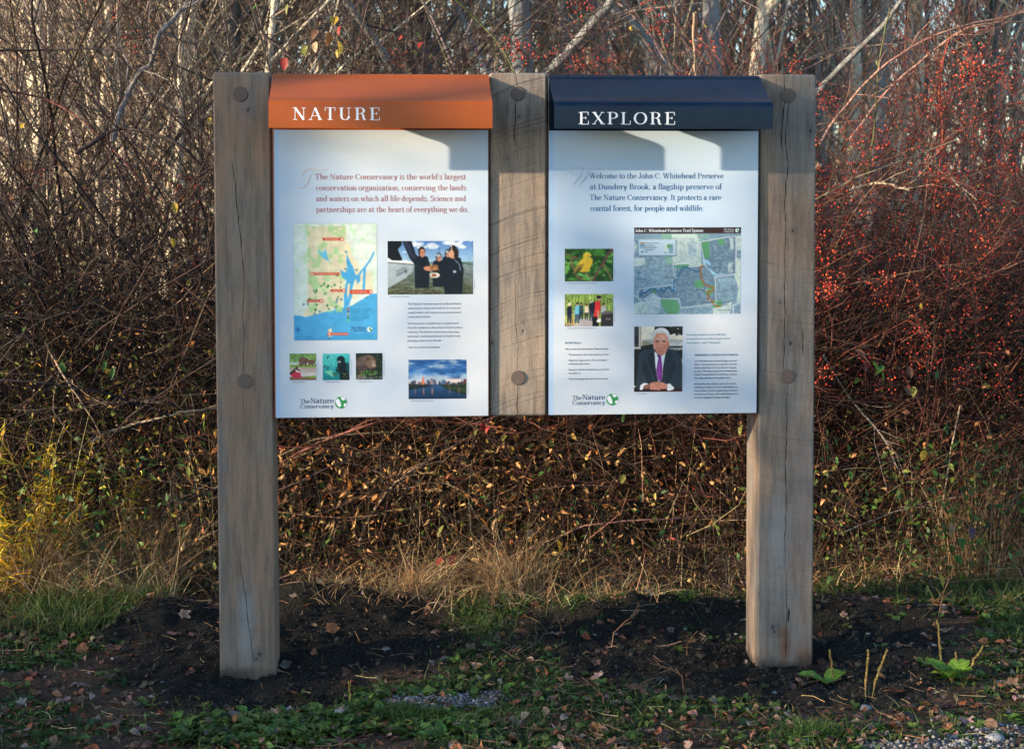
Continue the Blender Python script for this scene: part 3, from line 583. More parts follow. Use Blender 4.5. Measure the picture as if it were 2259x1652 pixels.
def pic_trail_map():
    p = Pic(212, 174, (120, 152, 172)); p.noise(70, 60, .10, 3); p.noise(6, 5, .07, 4)
    cr = (192, 211, 204); gr = (128, 176, 150)
    p.poly([.26, .08, .35, .08, .36, .43, .31, .43, .27, .3], gr, .9); p.poly([.35, .08, .58, .08, .62, .17, .62, .2, .63, .45, .36, .43], cr); p.rect(.51, .17, .58, .34, (168, 192, 206), .9); p.poly([.58, .08, .70, .08, .70, .14, .62, .16], (128, 170, 160), .8)
    p.poly([.0, .35, .10, .35, .11, .43, 0, .45], cr); p.poly([.0, .16, .03, .22, .0, .3], cr); p.poly([.96, .10, 1, .10, 1, .26, .96, .27], cr); p.poly([.94, .36, 1, .36, 1, .85, .96, .86, .98, .70, .94, .56], (196, 214, 200)); p.poly([0, .88, .08, .84, .2, 1, 0, 1], cr); p.poly([.1, .83, .18, .77, .25, .82, .24, .98, .14, 1], (180, 200, 208)); p.poly([.74, .92, .92, .86, .9, 1, .74, 1], cr)
    dk = (100, 130, 152)
    core = [.365, .43, .52, .42, .515, .46, .65, .44, .66, .40, .62, .17, .90, .11, .955, .11, .955, .54, .76, .57, .77, .88, .44, .93, .425, .82, .25, .82, .18, .76, .09, .83, .03, .79, .05, .71, .385, .66]
    p.poly(core, dk); m = fbm(p.x * 60, p.y * 50, 3, 7); p.put((m > .56) & (p.y > .12), (70, 100, 122), .25); p.put((m < .42) & (p.y > .12), (170, 190, 200), .3)
    for q in ([.625, .17, .70, .16, .71, .3, .70, .36, .65, .36], [.78, .13, .85, .14, .84, .21, .79, .2], [.37, .44, .52, .42, .52, .46, .42, .47, .37, .46], [.56, .62, .64, .60, .66, .68, .62, .71, .57, .68], [.66, .74, .73, .66, .76, .68, .74, .76, .70, .8], [.14, .72, .24, .70, .2, .76], [.74, .84, .83, .85, .82, .92, .74, .93], [.25, .82, .40, .84, .44, .94, .40, 1, .32, 1, .26, .9]): p.poly(q, (84, 156, 100), .85)
    p.poly([.89, .11, .93, .13, .94, .25, .90, .26], cr, .8); p.poly([.88, .42, .93, .40, .92, .52, .88, .52], cr, .7)
    w = (140, 196, 226); p.poly([.635, .36, .69, .38, .72, .42, .71, .45, .69, .42, .67, .41, .68, .45, .73, .5, .77, .54, .84, .53, .86, .54, .77, .56, .74, .55, .70, .5, .66, .46], w); p.poly([.35, .67, .385, .66, .38, .73, .36, .72], w); p.poly([.10, .72, .15, .70, .14, .73], w); p.poly([.21, .71, .24, .70, .22, .75], w)
    wh = (232, 240, 244); b = core + core[:2]; p.line(b, .007, wh); p.line([x + .003 if i % 2 == 0 else x + .004 for i, x in enumerate(b)], .003, (50, 70, 100), .6)
    p.line([.39, .43, .39, .6], .004, wh); p.line([0, .77, .1, .87, .2, 1], .012, (180, 196, 204)); p.line([0, .90, .1, .86], .008, (190, 204, 208)); p.line([.90, .11, .93, .13, .94, .3, .93, .42, .88, .54, .76, .56, .72, .54, .69, .47, .65, .45], .009, (110, 130, 155)); p.line([.93, 1, .93, .9, 1, .86], .012, (186, 204, 214)); p.line([.39, .6, .46, .6, .5, .66, .56, .72], .004, (70, 110, 160), .8); p.line([.62, .8, .62, .75, .68, .7], .004, (70, 110, 160), .7)
    p.line([.055, .80, .07, .755, .12, .74, .15, .705, .19, .70, .22, .73, .26, .71, .28, .75, .3, .71, .33, .685, .35, .72, .37, .73, .378, .6, .40, .58, .46, .46, .5, .465, .56, .50, .6, .515, .625, .49], .012, (36, 96, 140)); p.line([.655, .445, .625, .45, .62, .5, .635, .6, .66, .66, .72, .69, .745, .69, .74, .73, .71, .74, .68, .73, .70, .78, .69, .83, .73, .845, .745, .88, .77, .91, .81, .91], .014, (152, 96, 40))
    for x, y in ((.395, .58), (.68, .725), (.71, .845), (.76, .885), (.10, .73)): p.ell(x, y, .006, .007, wh)
    tx = (44, 60, 80)
    for x, y, n in ((.30, .575, 8), (.73, .465, 8), (.58, .72, 9), (.64, .86, 8), (.76, .875, 9), (.82, .895, 6), (.78, .955, 11), (.87, .20, 3), (.91, .47, 3), (.17, .725, 3)):
        for k in range(n): p.rect(x + k * .0105, y - .005, x + .008 + k * .0105, y + .005, tx, .75)
    p.rect(.045, .14, .39, .325, (180, 205, 222)); p.rect(.39, .145, .395, .33, (70, 90, 115)); p.rect(.05, .325, .395, .332, (70, 90, 115))
    for k, c in enumerate(((152, 96, 40), (36, 96, 140), (110, 150, 175))): p.line([.06, .185 + k * .025, .07, .178 + k * .025, .08, .188 + k * .025, .095, .182 + k * .025], .01, c)
    for k, n in enumerate((13, 9, 11, 8, 3)):
        for j in range(n): p.rect(.10 + j * .0105, .178 + k * .025, .108 + j * .0105, .188 + k * .025, tx, .7)
    p.ell(.077, .283, .008, .01, tx); p.rect(.285, .195, .365, .30, (120, 152, 168)); p.poly([.285, .195, .31, .195, .33, .3, .285, .28], cr); p.rect(.31, .195, .35, .235, (90, 150, 110)); p.rect(.325, .25, .34, .275, (110, 180, 225))
    p.ell(.045, .52, .012, .014, (60, 110, 160)); p.line([.025, .52, .065, .52], .004, (60, 110, 160)); p.line([.045, .495, .045, .545], .004, (60, 110, 160)); p.rect(.025, .585, .035, .592, tx); p.rect(.045, .585, .055, .592, tx); p.rect(.065, .585, .11, .592, (36, 80, 130)); 
    for k in range(4): p.rect(.025 + .04 * k, .6, .04 + .04 * k, .608, tx, .5)
    for k in range(34): p.rect(.01 + .011 * k, .988, .019 + .011 * k, .994, tx, .6)
    p.a = np.clip(p.a * np.array([.93, .96, 1.0]), 0, 255); p.rect(0, 0, 1, .072, (50, 34, 34)); return p
def pic_portrait():
    p = Pic(130, 176, (212, 205, 192)); p.grad(0, .25, (222, 214, 196), (214, 208, 194)); p.rect(.16, .2, 1, .245, (170, 172, 172)); p.grad(.245, .31, (186, 188, 188), (200, 202, 200)); p.poly([.16, .22, .26, .22, .4, .27, .4, .36, .16, .34], (140, 134, 112))
    p.rect(0, 0, .115, .32, (58, 60, 62)); p.rect(.10, 0, .16, .36, (196, 192, 186)); p.rect(.125, 0, .14, .32, (150, 120, 100)); p.rect(0, .31, .14, .345, (190, 188, 182)); p.rect(.02, .14, .09, .26, (36, 40, 46))
    p.spots(90, .44, 0, 1.0, .10, .03, [(28, 30, 30), (38, 42, 38)], .95, 2); p.spots(40, .7, .06, 1, .13, .016, [(28, 30, 30)], .95, 3)
    p.rect(0, .345, 1, .5, (30, 32, 34)); p.poly([.14, .30, .40, .27, .4, .42, .14, .42], (34, 36, 36)); p.rect(.70, .30, 1, .33, (38, 42, 44)); 
    for k in range(5): p.rect(.76 + k * .055, .33, .79 + k * .055, .37, (176, 180, 180))
    su = (46, 58, 70); p.poly([.02, 1, .06, .66, .1, .42, .2, .36, .44, .34, .70, .33, .88, .38, .97, .46, 1, .62, 1, 1], su); p.poly([0, .5, .08, .4, .1, .42, .04, .9, 0, .9], (26, 30, 34))
    p.poly([.16, .62, .24, .5, .4, .86, .3, .9], (32, 42, 52), .9); p.poly([.80, .5, .88, .6, .72, .88, .64, .82], (34, 44, 54), .9)
    p.poly([.42, .38, .48, .42, .64, .36, .66, .40, .60, .6, .58, .82, .50, .84, .44, .62], (232, 236, 240)); p.poly([.42, .38, .30, .42, .28, .5, .44, .84, .50, .84, .44, .60], (34, 44, 56)); p.poly([.66, .36, .76, .42, .78, .5, .62, .84, .57, .84, .60, .6], (38, 50, 62)); p.line([.30, .5, .45, .83], .006, (24, 30, 38)); p.line([.77, .5, .6, .83], .006, (24, 30, 38))
    p.poly([.47, .43, .55, .43, .56, .48, .585, .62, .57, .83, .50, .82, .46, .66, .50, .48], (124, 46, 140)); p.poly([.47, .43, .55, .43, .55, .47, .49, .47], (92, 34, 110)); p.poly([.52, .55, .55, .56, .52, .78, .50, .7], (156, 74, 168), .6)
    p.ell(.555, .16, .185, .14, (196, 196, 198)); p.ell(.56, .11, .15, .08, (222, 222, 222)); p.poly([.37, .16, .42, .30, .40, .3, .38, .24], (170, 172, 176)); p.poly([.74, .16, .72, .30, .70, .3], (190, 192, 196))
    sk = (222, 146, 120); p.ell(.55, .25, .155, .175, sk); p.poly([.42, .32, .70, .32, .66, .40, .58, .45, .50, .43, .45, .38], (214, 134, 108)); p.ell(.70, .27, .03, .045, (206, 128, 104)); p.ell(.575, .17, .12, .05, (236, 172, 146), .8, 0, .6); p.poly([.40, .18, .46, .11, .6, .10, .72, .15, .70, .12, .6, .07, .46, .08, .4, .12], (206, 206, 208))
    p.ell(.47, .285, .05, .035, (214, 110, 96), .7, 0, .8); p.ell(.645, .29, .05, .035, (214, 110, 96), .7, 0, .8)
    for x in (.475, .615): p.ell(x, .228, .034, .011, (120, 70, 58)); p.ell(x + .004, .229, .012, .008, (40, 30, 30)); p.line([x - .045, .205, x, .195, x + .045, .206], .012, (196, 186, 180)); p.line([x - .04, .243, x, .250, x + .035, .243], .006, (176, 104, 86))
    p.poly([.535, .20, .555, .20, .58, .275, .555, .29, .52, .28], (234, 160, 134)); p.line([.52, .285, .55, .295, .585, .285], .008, (160, 84, 70)); p.line([.485, .325, .52, .338, .58, .34, .62, .322], .012, (150, 62, 60)); p.line([.505, .336, .55, .344, .60, .336], .005, (236, 220, 210)); p.line([.46, .30, .47, .335], .006, (176, 96, 80)); p.line([.65, .30, .64, .335], .006, (176, 96, 80)); p.line([.50, .37, .56, .378, .61, .37], .006, (186, 108, 90)); p.line([.45, .15, .6, .145, .68, .16], .004, (196, 124, 102), .7)
    p.rect(0, .955, 1, 1, (70, 34, 36)); p.rect(0, .93, .35, 1, (40, 34, 38)); p.poly([.13, .90, .2, .86, .3, .87, .2, .93, .17, .97, .12, .96], (226, 230, 236)); p.poly([.64, .89, .74, .87, .83, .94, .80, .97, .70, .985], (230, 232, 238))
    p.ell(.45, .90, .15, .055, (190, 120, 100)); p.ell(.56, .90, .14, .05, (206, 136, 112), 1, .15); p.poly([.2, .9, .34, .87, .36, .95, .2, .95], (140, 88, 76))
    for k in range(4): p.line([.34, .885 + k * .022, .46, .89 + k * .022, .54, .905 + k * .02], .022, (214, 146, 122)); p.line([.35, .896 + k * .022, .46, .902 + k * .022, .54, .916 + k * .02], .004, (130, 72, 62)); p.line([.44, .875 + k * .02, .56, .87 + k * .024], .006, (170, 104, 88), .6)
    p.noise(20, 26, .05, 9); return p
_mesh_np = mesh_np
def mesh_np(name, V, faces, mat, C=None, smooth=False, parent=None, link=True):
    o = _mesh_np(name, V, faces, mat, C, smooth, parent, link)
    if link and parent is not None and parent.type == 'EMPTY': o.location = -parent.location
    return o
# ---------------------------------------------------------------- sign
def wood(name, seed, cracks, saw, knots=(), stains=(), tone=(.34, .21, .135), grey=(.27, .21, .16)):
    g = NG(name); co = g.obj(); x, y, z = g.xyz(co)
    off = g.n('ShaderNodeVectorMath', {0: co, 1: (seed * 3.1, seed * 1.7, seed * 2.3)}).outputs[0]
    gr = g.noise(off, 7, 6., .72, (7, 7, .7)); fine = g.noise(off, 60, 4., .7, (9, 9, .7)); big = g.noise(off, 3.2, 4., .6, (1.6, 1.6, .8))
    speck = g.noise(off, 140, 3., .7, (1, 1, .35))
    c = g.mix(g.ss(big, .38, .62), tone, grey)
    c = g.mix(g.ss(gr, .35, .7, 0, .75), c, (.13, .10, .08))
    c = g.mix(g.ss(fine, .5, .8, 0, .6), c, (.11, .085, .066))
    c = g.mix(g.ss(speck, .55, .8, 0, .35), c, (.40, .34, .28))
    h = g.ma('ADD', g.ma('MULTIPLY', fine, .5), g.ma('MULTIPLY', gr, .5))
    if saw:
        kx, kc, x0, dens, sst = saw
        dx = g.ma('SUBTRACT', x, x0)
        wob = g.ma('MULTIPLY', g.noise(off, 5, 2.), .02)
        t = g.ma('ADD', g.ma('SUBTRACT', z, g.ma('ADD', g.ma('MULTIPLY', dx, kx), g.ma('MULTIPLY', g.ma('MULTIPLY', dx, dx), kc))), wob)
        u = g.ma('ADD', g.ma('MULTIPLY', t, dens), g.ma('MULTIPLY', g.noise1(t, dens * .35, 2.), 3.2)); am = g.ss(g.noise1(g.ma('ROUND', u), 3.7, 0.), .30, .62, .15, 1.)
        l1 = g.ma('MULTIPLY', am, g.ma('SUBTRACT', 1, g.ss(g.ma('ABSOLUTE', g.ma('SUBTRACT', u, g.ma('ROUND', u))), .02, .13)))
        u2 = g.ma('MULTIPLY', t, dens * 3.3); l2 = g.ma('SUBTRACT', 1, g.ss(g.ma('ABSOLUTE', g.ma('SUBTRACT', u2, g.ma('ROUND', u2))), .05, .4))
        brk = g.ss(g.noise(off, 10, 3., .6, (1, 1, 1)), .30, .55, .25, 1.)
        ln = g.ma('MULTIPLY', g.ma('MAXIMUM', l1, g.ma('MULTIPLY', l2, .16)), brk)
        c = g.mix(g.ma('MULTIPLY', ln, sst), c, (.075, .055, .042)); h = g.ma('SUBTRACT', h, g.ma('MULTIPLY', ln, .5 * sst))
    for (kx, kz, r) in knots:
        d = g.ma('SQRT', g.ma('ADD', g.ma('POWER', g.ma('SUBTRACT', x, kx), 2), g.ma('POWER', g.ma('MULTIPLY', g.ma('SUBTRACT', z, kz), .8), 2)))
        d = g.ma('ADD', d, g.ma('MULTIPLY', g.ma('SUBTRACT', g.noise(off, 40, 3.), .5), r))
        m = g.ma('SUBTRACT', 1, g.ss(d, r * .3, r)); c = g.mix(g.ma('MULTIPLY', m, .9), c, (.03, .024, .02)); h = g.ma('SUBTRACT', h, m)
        m2 = g.ma('SUBTRACT', 1, g.ss(d, r, r * 4)); c = g.mix(g.ma('MULTIPLY', m2, .35), c, (.12, .11, .105))
    for (sx, sz, rx, rz, sc, al) in stains:
        d = g.ma('SQRT', g.ma('ADD', g.ma('POWER', g.ma('DIVIDE', g.ma('SUBTRACT', x, sx), rx), 2), g.ma('POWER', g.ma('DIVIDE', g.ma('SUBTRACT', z, sz), rz), 2)))
        d = g.ma('ADD', d, g.ma('MULTIPLY', g.ma('SUBTRACT', g.noise(off, 16, 4.), .5), 1.2))
        m = g.ma('SUBTRACT', 1, g.ss(d, -.15, 1.15)); c = g.mix(g.ma('MULTIPLY', m, al), c, sc)
    front = g.ss(y, .02, .004)
    for (cx, z0, z1, wd, sl) in cracks:
        wv = g.ma('ADD', g.ma('MULTIPLY', g.ma('SUBTRACT', g.noise1(z, 6. + cx, 3.), .5), .022), g.ma('ADD', cx, g.ma('MULTIPLY', g.ma('SUBTRACT', z, (z0 + z1) / 2), sl)))
        d = g.ma('ABSOLUTE', g.ma('SUBTRACT', x, wv)); tt = g.ma('DIVIDE', g.ma('SUBTRACT', z, z0), z1 - z0)
        env = g.ma('POWER', g.ma('MAXIMUM', g.ma('MULTIPLY', g.ma('MULTIPLY', tt, g.ma('SUBTRACT', 1, tt)), 4), 0), .4)
        wdn = g.ma('MULTIPLY', g.ma('MULTIPLY', env, wd), g.ss(g.noise1(z, 22., 2.), .3, .7, .55, 1.2))
        m = g.ma('MULTIPLY', g.ma('SUBTRACT', 1, g.ss(g.ma('DIVIDE', d, g.ma('MAXIMUM', wdn, 1e-5)), .6, 1.25)), front)
        c = g.mix(m, c, (.016, .012, .01)); h = g.ma('SUBTRACT', h, g.ma('MULTIPLY', m, 2.5))
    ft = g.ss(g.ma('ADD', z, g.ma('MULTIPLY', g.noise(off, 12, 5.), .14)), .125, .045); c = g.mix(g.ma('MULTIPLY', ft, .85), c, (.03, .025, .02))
    g.bump(h, .0035, .9); return g.base(c, .78, .25)
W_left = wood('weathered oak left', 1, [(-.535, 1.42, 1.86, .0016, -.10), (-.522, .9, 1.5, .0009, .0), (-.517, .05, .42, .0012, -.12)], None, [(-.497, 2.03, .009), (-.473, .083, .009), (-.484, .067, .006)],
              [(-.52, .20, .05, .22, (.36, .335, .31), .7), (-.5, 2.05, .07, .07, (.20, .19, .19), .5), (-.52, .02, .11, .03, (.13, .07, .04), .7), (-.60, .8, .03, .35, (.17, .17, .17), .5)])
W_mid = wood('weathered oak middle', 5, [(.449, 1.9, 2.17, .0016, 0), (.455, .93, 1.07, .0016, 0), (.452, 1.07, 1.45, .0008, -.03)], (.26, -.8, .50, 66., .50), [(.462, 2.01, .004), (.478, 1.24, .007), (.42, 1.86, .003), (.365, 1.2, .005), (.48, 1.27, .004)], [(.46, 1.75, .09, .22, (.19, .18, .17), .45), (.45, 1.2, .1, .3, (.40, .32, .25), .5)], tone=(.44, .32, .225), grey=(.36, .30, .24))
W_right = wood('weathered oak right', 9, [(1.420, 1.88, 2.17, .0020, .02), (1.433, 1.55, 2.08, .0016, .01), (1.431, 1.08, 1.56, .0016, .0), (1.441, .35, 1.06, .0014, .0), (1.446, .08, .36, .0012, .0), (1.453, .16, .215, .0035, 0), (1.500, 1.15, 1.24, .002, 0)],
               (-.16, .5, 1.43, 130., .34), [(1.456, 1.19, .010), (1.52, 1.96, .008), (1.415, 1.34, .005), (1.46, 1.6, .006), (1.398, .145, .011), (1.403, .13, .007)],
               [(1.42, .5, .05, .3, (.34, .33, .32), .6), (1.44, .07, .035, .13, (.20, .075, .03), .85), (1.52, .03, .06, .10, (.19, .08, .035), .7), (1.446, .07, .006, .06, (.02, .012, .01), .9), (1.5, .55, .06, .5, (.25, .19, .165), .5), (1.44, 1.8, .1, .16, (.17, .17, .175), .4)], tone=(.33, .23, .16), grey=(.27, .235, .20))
W_rail = wood('oak rail', 13, [], None)
def peg_mat(name, seed, ang):
    g = NG(name); co = g.obj(); x, y, z = g.xyz(co)
    t = g.ma('ADD', g.ma('MULTIPLY', x, math.sin(ang)), g.ma('MULTIPLY', z, math.cos(ang))); t = g.ma('ADD', t, g.ma('MULTIPLY', g.ma('MULTIPLY', x, x), 9.)); t = g.ma('ADD', t, g.ma('MULTIPLY', g.noise(co, 30 + seed, 2.), .003))
    r = g.ma('SINE', g.ma('MULTIPLY', t, 2 * math.pi / .0052)); f = g.noise(co, 300, 2.)
    c = g.mix(g.ss(r, .1, .95), (.19, .135, .105), (.07, .048, .038)); c = g.mix(g.ss(f, .4, .7, 0, .4), c, (.2, .15, .12)); g.bump(r, .0008, -.6)
    return g.base(c, .8, .2)
def paint(name, c, rough):
    g = NG(name); n = g.noise(g.obj(), 14, 3., .6); n2 = g.noise(g.obj(), 900, 2.)
    cc = g.mix(g.ss(n, .35, .7, 0, .12), c, tuple(min(1, v * 1.4 + .02) for v in c)); g.bump(n2, .0002, .35)
    return g.base(cc, g.ss(n, .3, .7, rough - .05, rough + .08), .18, Coat_Weight=.32, Coat_Roughness=.22)
M_orange = paint('burnt orange powder coat', (.34, .072, .010), .38)
M_navy = paint('navy powder coat', (.0010, .0075, .022), .32)
def flat(name, c, rough=.45, spec=.4): return NG(name).base(c, rough, spec)
M_white = flat('white vinyl', (.85, .86, .88)); M_print = None
g = NG('printed picture'); M_print = g.base(g.n('ShaderNodeAttribute', attribute_name='col').outputs['Color'], .38, .35)
M_rust = flat('rust red ink', (.42, .15, .13)); M_ink_blue = flat('deep blue ink', (.035, .11, .26)); M_dark_ink = flat('black blue ink', (.03, .04, .09)); M_grey_ink = flat('grey ink', (.16, .18, .25)); M_teal_ink = flat('teal ink', (.14, .30, .36)); M_pale_tan = flat('pale tan ink', (.62, .50, .45)); M_pale_blue = flat('pale blue ink', (.36, .48, .60)); M_green = flat('green ink', (.03, .26, .07)); M_logo_ink = flat('slate ink', (.05, .07, .13))
def sheet_mat(name, blue, x0, seed):
    g = NG(name); co = g.obj(); x, y, z = g.xyz(co)
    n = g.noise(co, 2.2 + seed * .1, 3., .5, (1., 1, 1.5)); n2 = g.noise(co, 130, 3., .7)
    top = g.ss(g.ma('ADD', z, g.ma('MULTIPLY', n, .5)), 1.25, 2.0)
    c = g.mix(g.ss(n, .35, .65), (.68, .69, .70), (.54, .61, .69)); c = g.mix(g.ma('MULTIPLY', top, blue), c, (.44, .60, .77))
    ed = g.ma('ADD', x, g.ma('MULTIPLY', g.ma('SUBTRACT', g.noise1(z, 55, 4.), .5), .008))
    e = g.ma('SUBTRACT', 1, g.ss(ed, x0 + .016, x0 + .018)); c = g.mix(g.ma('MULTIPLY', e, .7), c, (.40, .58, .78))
    return g.base(c, .40, .4)
sign = empty('information_sign', (.46, .10, 0), 'two panel preserve information sign on weathered oak timbers, one hood orange and one navy', 'sign')
def post(name, x0, x1, z0, z1, mat, shear=0., label=None):
    b = MB(); b.box(x0, x1, 0, .2, z0, z1, .006)
    V = b.v[0]; V[:, 0] += shear * (2.16 - V[:, 2]) / 2.16
    o = b.build(name, mat, sign); o['label'] = label; return o
pL = post('post', -.622, -.421, -.35, 2.164, W_left, .007, 'left oak timber with a wandering drying crack')
pM = post('post', .356, .561, .935, 2.166, W_mid, 0, 'short middle oak timber with curved saw marks, stopping above the ground')
pR = post('post', 1.333, 1.540, -.35, 2.165, W_right, .006, 'right oak timber with long vertical checks and a rusty stain at its foot')
for (z, zz) in ((1.99, 2.10), (1.02, 1.13)):
    b = MB(); b.box(-.42, .355, .075, .145, z, zz, .003); b.build('rail', W_rail, sign)
    b = MB(); b.box(.562, 1.332, .075, .145, z, zz, .003); b.build('rail', W_rail, sign)
for i, (x, z, p) in enumerate([(-.526, 2.087, pL), (-.518, 1.069, pL), (.4565, 2.0924, pM), (.457, 1.0735, pM), (1.4364, 2.0896, pR), (1.4414, 1.0701, pR)]):
    n = 28; b = MB(); a = np.arange(n) * 2 * np.pi / n; r = .0262
    V = [(r * math.cos(t), 0, r * math.sin(t)) for t in a] + [(r * math.cos(t), -.003, r * math.sin(t)) for t in a] + [((r - .0015) * math.cos(t), -.0045, (r - .0015) * math.sin(t)) for t in a]
    b.add(V, [(k, (k + 1) % n, n + (k + 1) % n, n + k) for k in range(n)] + [(n + k, n + (k + 1) % n, 2 * n + (k + 1) % n, 2 * n + k) for k in range(n)] + [tuple(range(2 * n, 3 * n))])
    o = b.build('peg', peg_mat('peg end grain', i, [.35, -.15, .1, .05, .4, .05][i]), p); o.location = (x, 0, z)
    # dark gap ring round the peg
def hood(x0, x1, mat, label):
    prof = [(.012, 2.160), (-.150, 2.077), (-.192, 2.059)]
    for k in range(1, 9):
        t = k / 9; a = math.radians(68 * t); prof.append((-.192 - .028 * math.sin(math.radians(90 * t)), 2.059 - .022 * (1 - math.cos(math.radians(90 * t)))))
    prof += [(-.220, 2.036), (-.220, 1.9615)]
    P = np.array(prof); T = np.gradient(P, axis=0); T /= np.linalg.norm(T, axis=1, keepdims=True); N = np.stack([-T[:, 1], T[:, 0]], 1)
    if N[0, 1] > 0: N = -N
    Q = P + N * .004
    n = len(P); ring = np.vstack([P, Q[::-1]]); m = 2 * n
    V = [(x0, y, z) for y, z in ring] + [(x1, y, z) for y, z in ring]
    F = [(k, (k + 1) % m, m + (k + 1) % m, m + k) for k in range(m)]
    for k in range(n - 1): F += [(k, m - 1 - k, m - 2 - k, k + 1), (m + k, m + k + 1, 2 * m - 2 - k, 2 * m - 1 - k)]
    b = MB(); b.add(V, F); o = b.build('hood', mat, sign, True)
    e = o.modifiers.new('sharp', 'EDGE_SPLIT'); e.split_angle = math.radians(28)
    o['label'] = label; return o
def tray(x0, x1, z0, mat, label):
    b = MB(); b.box(x0, x1, -.012, .040, z0, 2.152, .0015); o = b.build('panel', mat, sign); o['label'] = label; return o
hN = hood(-.412, .353, M_orange, 'burnt orange bent metal hood'); hE = hood(.567, 1.332, M_navy, 'navy bent metal hood')
tN = tray(-.4125, .3515, .9375, M_orange, 'left white printed panel in a burnt orange tray'); tE = tray(.5655, 1.3295, .9380, M_navy, 'right white printed panel in a navy tray')
YF = -.0135
def sheet(x0, x1, z0, z1, mat, par):
    b = MB(); b.box(x0, x1, YF, -.0122, z0, z1); return b.build('printed_sheet', mat, par)
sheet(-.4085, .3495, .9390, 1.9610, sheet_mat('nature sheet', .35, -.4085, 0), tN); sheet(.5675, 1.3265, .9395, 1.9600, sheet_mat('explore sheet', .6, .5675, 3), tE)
YT = YF - .0006; YP = YF - .0004
T = text_parts
text_obj('lettering', T('NATURE', -.331, 1.989, .0415, .300, .15, .045, track=.17, q=8, y=-.2203), M_white, hN, 'white serif capitals reading NATURE')
text_obj('lettering', T('EXPLORE', .650, 1.9765, .0415, .340, .15, .045, track=.17, q=8, y=-.2203), M_white, hE, 'white serif capitals reading EXPLORE')
NL = [("The Nature Conservancy is the world's largest", -.2655, 1.7862, .2707), ('conservation organization, conserving the lands', -.2621, 1.7473, .2709), ('and waters on which all life depends. Science and', -.2623, 1.7089, .2705), ('partnerships are at the heart of everything we do.', -.2625, 1.6703, .2787)]
EL = [('Welcome to the John C. Whitehead Preserve', .7136, 1.7896, 1.1997), ('at Dundery Brook, a flagship preserve of', .715, 1.7507, 1.1938), ('The Nature Conservancy. It protects a rare', .7140, 1.7122, 1.1925), ('coastal forest, for people and wildlife.', .7165, 1.6734, 1.1282)]
def para(L, cap, mat, par, label, **kw):
    ps = []
    for t, x, z, x1 in L: ps += T(t, x, z, cap, x1 - x, y=YT, **kw)
    return text_obj('lettering', ps, mat, par, label)
para(NL, .0195, M_rust, tN, 'rust red introduction in four lines', tk=.125, tn=.055); para(EL, .0195, M_ink_blue, tE, 'dark blue welcome in four lines', tk=.13, tn=.055)
# swash initials
cs = [([(-.327, 1.764), (-.322, 1.757), (-.308, 1.757), (-.292, 1.772), (-.280, 1.80), (-.268, 1.819)], .0010, .0034), ([(-.300, 1.790), (-.308, 1.800), (-.300, 1.815), (-.282, 1.824), (-.255, 1.820), (-.235, 1.819), (-.2118, 1.825)], .0009, .0032), ([(-.300, 1.790), (-.292, 1.788), (-.285, 1.795)], .0009, .0012)]
text_obj('initial', curve_parts(cs, YT), M_pale_tan, tN, 'pale tan swash capital T')
cw = [([(0.6817, 1.8073), (0.6586, 1.8017), (0.6457, 1.8142), (0.6563, 1.8266), (0.6817, 1.8275), (0.6932, 1.8248)], 0.001, 0.0016), ([(0.6932, 1.8248), (0.6817, 1.8017), (0.6517, 1.7625)], 0.0012, 0.0042), ([(0.6517, 1.7625), (0.6817, 1.7925), (0.7149, 1.8248)], 0.0008, 0.0009), ([(0.7149, 1.8248), (0.7024, 1.799), (0.677, 1.7635)], 0.0012, 0.0042), ([(0.677, 1.7635), (0.7047, 1.7934), (0.7416, 1.8234), (0.7669, 1.8211)], 0.0009, 0.0016)]
text_obj('initial', curve_parts(cw, YT), M_pale_blue, tE, 'pale blue swash capital W')
def small(L, cap, mat, par, label, **kw):
    kw.setdefault('q', 3); return para(L, cap, mat, par, label, tk=kw.pop('tk', .17), tn=kw.pop('tn', .10), **kw)
small([("The Nature Conservancy protects Rhode Island's", .0611, 1.3398, .2539), ('natural areas, restores the health of our rivers and', .0611, 1.3243, .2500), ('coastal waters, and inspires new generations of', .0611, 1.3090, .2515), ('conservation leaders.', .0611, 1.2935, .1450),
       ('Our local work is amplified by our global reach.', .0609, 1.2700, .2460), ('From the Caribbean to Block Island, from Providence', .0609, 1.2546, .2580), ('to Beijing, The Nature Conservancy is pursuing', .0609, 1.2392, .2450), ("innovative, enduring solutions to Earth's most", .0609, 1.2240, .2490), ('pressing conservation threats.', .0607, 1.2084, .1830)], .0064, M_grey_ink, tN, 'small grey text beside the state map')
small([('To learn more visit nature.org/rhodeisland', .0606, 1.1851, .1765)], .0046, M_dark_ink, tN, 'tiny line of text under the grey paragraphs', serif=False)
for cp in [('Bringing the catch for restoration', .000, 1.3675, .068), ('Working with partners', -.348, 1.0645, -.304), ('Restoring healthy oceans', -.232, 1.0640, -.182), ('Protecting iconic places', -.115, 1.0645, -.068), ('Bringing the power of nature to our cities', .072, .9935, .152)]: small([cp], .0034, M_grey_ink, tN, 'tiny caption under a picture', serif=False)
for cp in [('Yellow warblers arrive from Central America each spring', .634, 1.4125, .740), ('A trail boardwalk makes nature accessible to everyone', .634, 1.2505, .742), ('John C. Whitehead', .885, 1.0110, .922)]: small([cp], .0034, M_grey_ink, tE, 'tiny caption under a picture', serif=False)
small([('"Investing in nature is one of the best', 1.0661, 1.2230, 1.211), ('investments one can make-you get a better', 1.0661, 1.2083, 1.2285), ("rate of return.''  John C. Whitehead", 1.0662, 1.1934, 1.190)], .0066, M_teal_ink, tE, 'teal quotation beside the portrait', slant=.15)
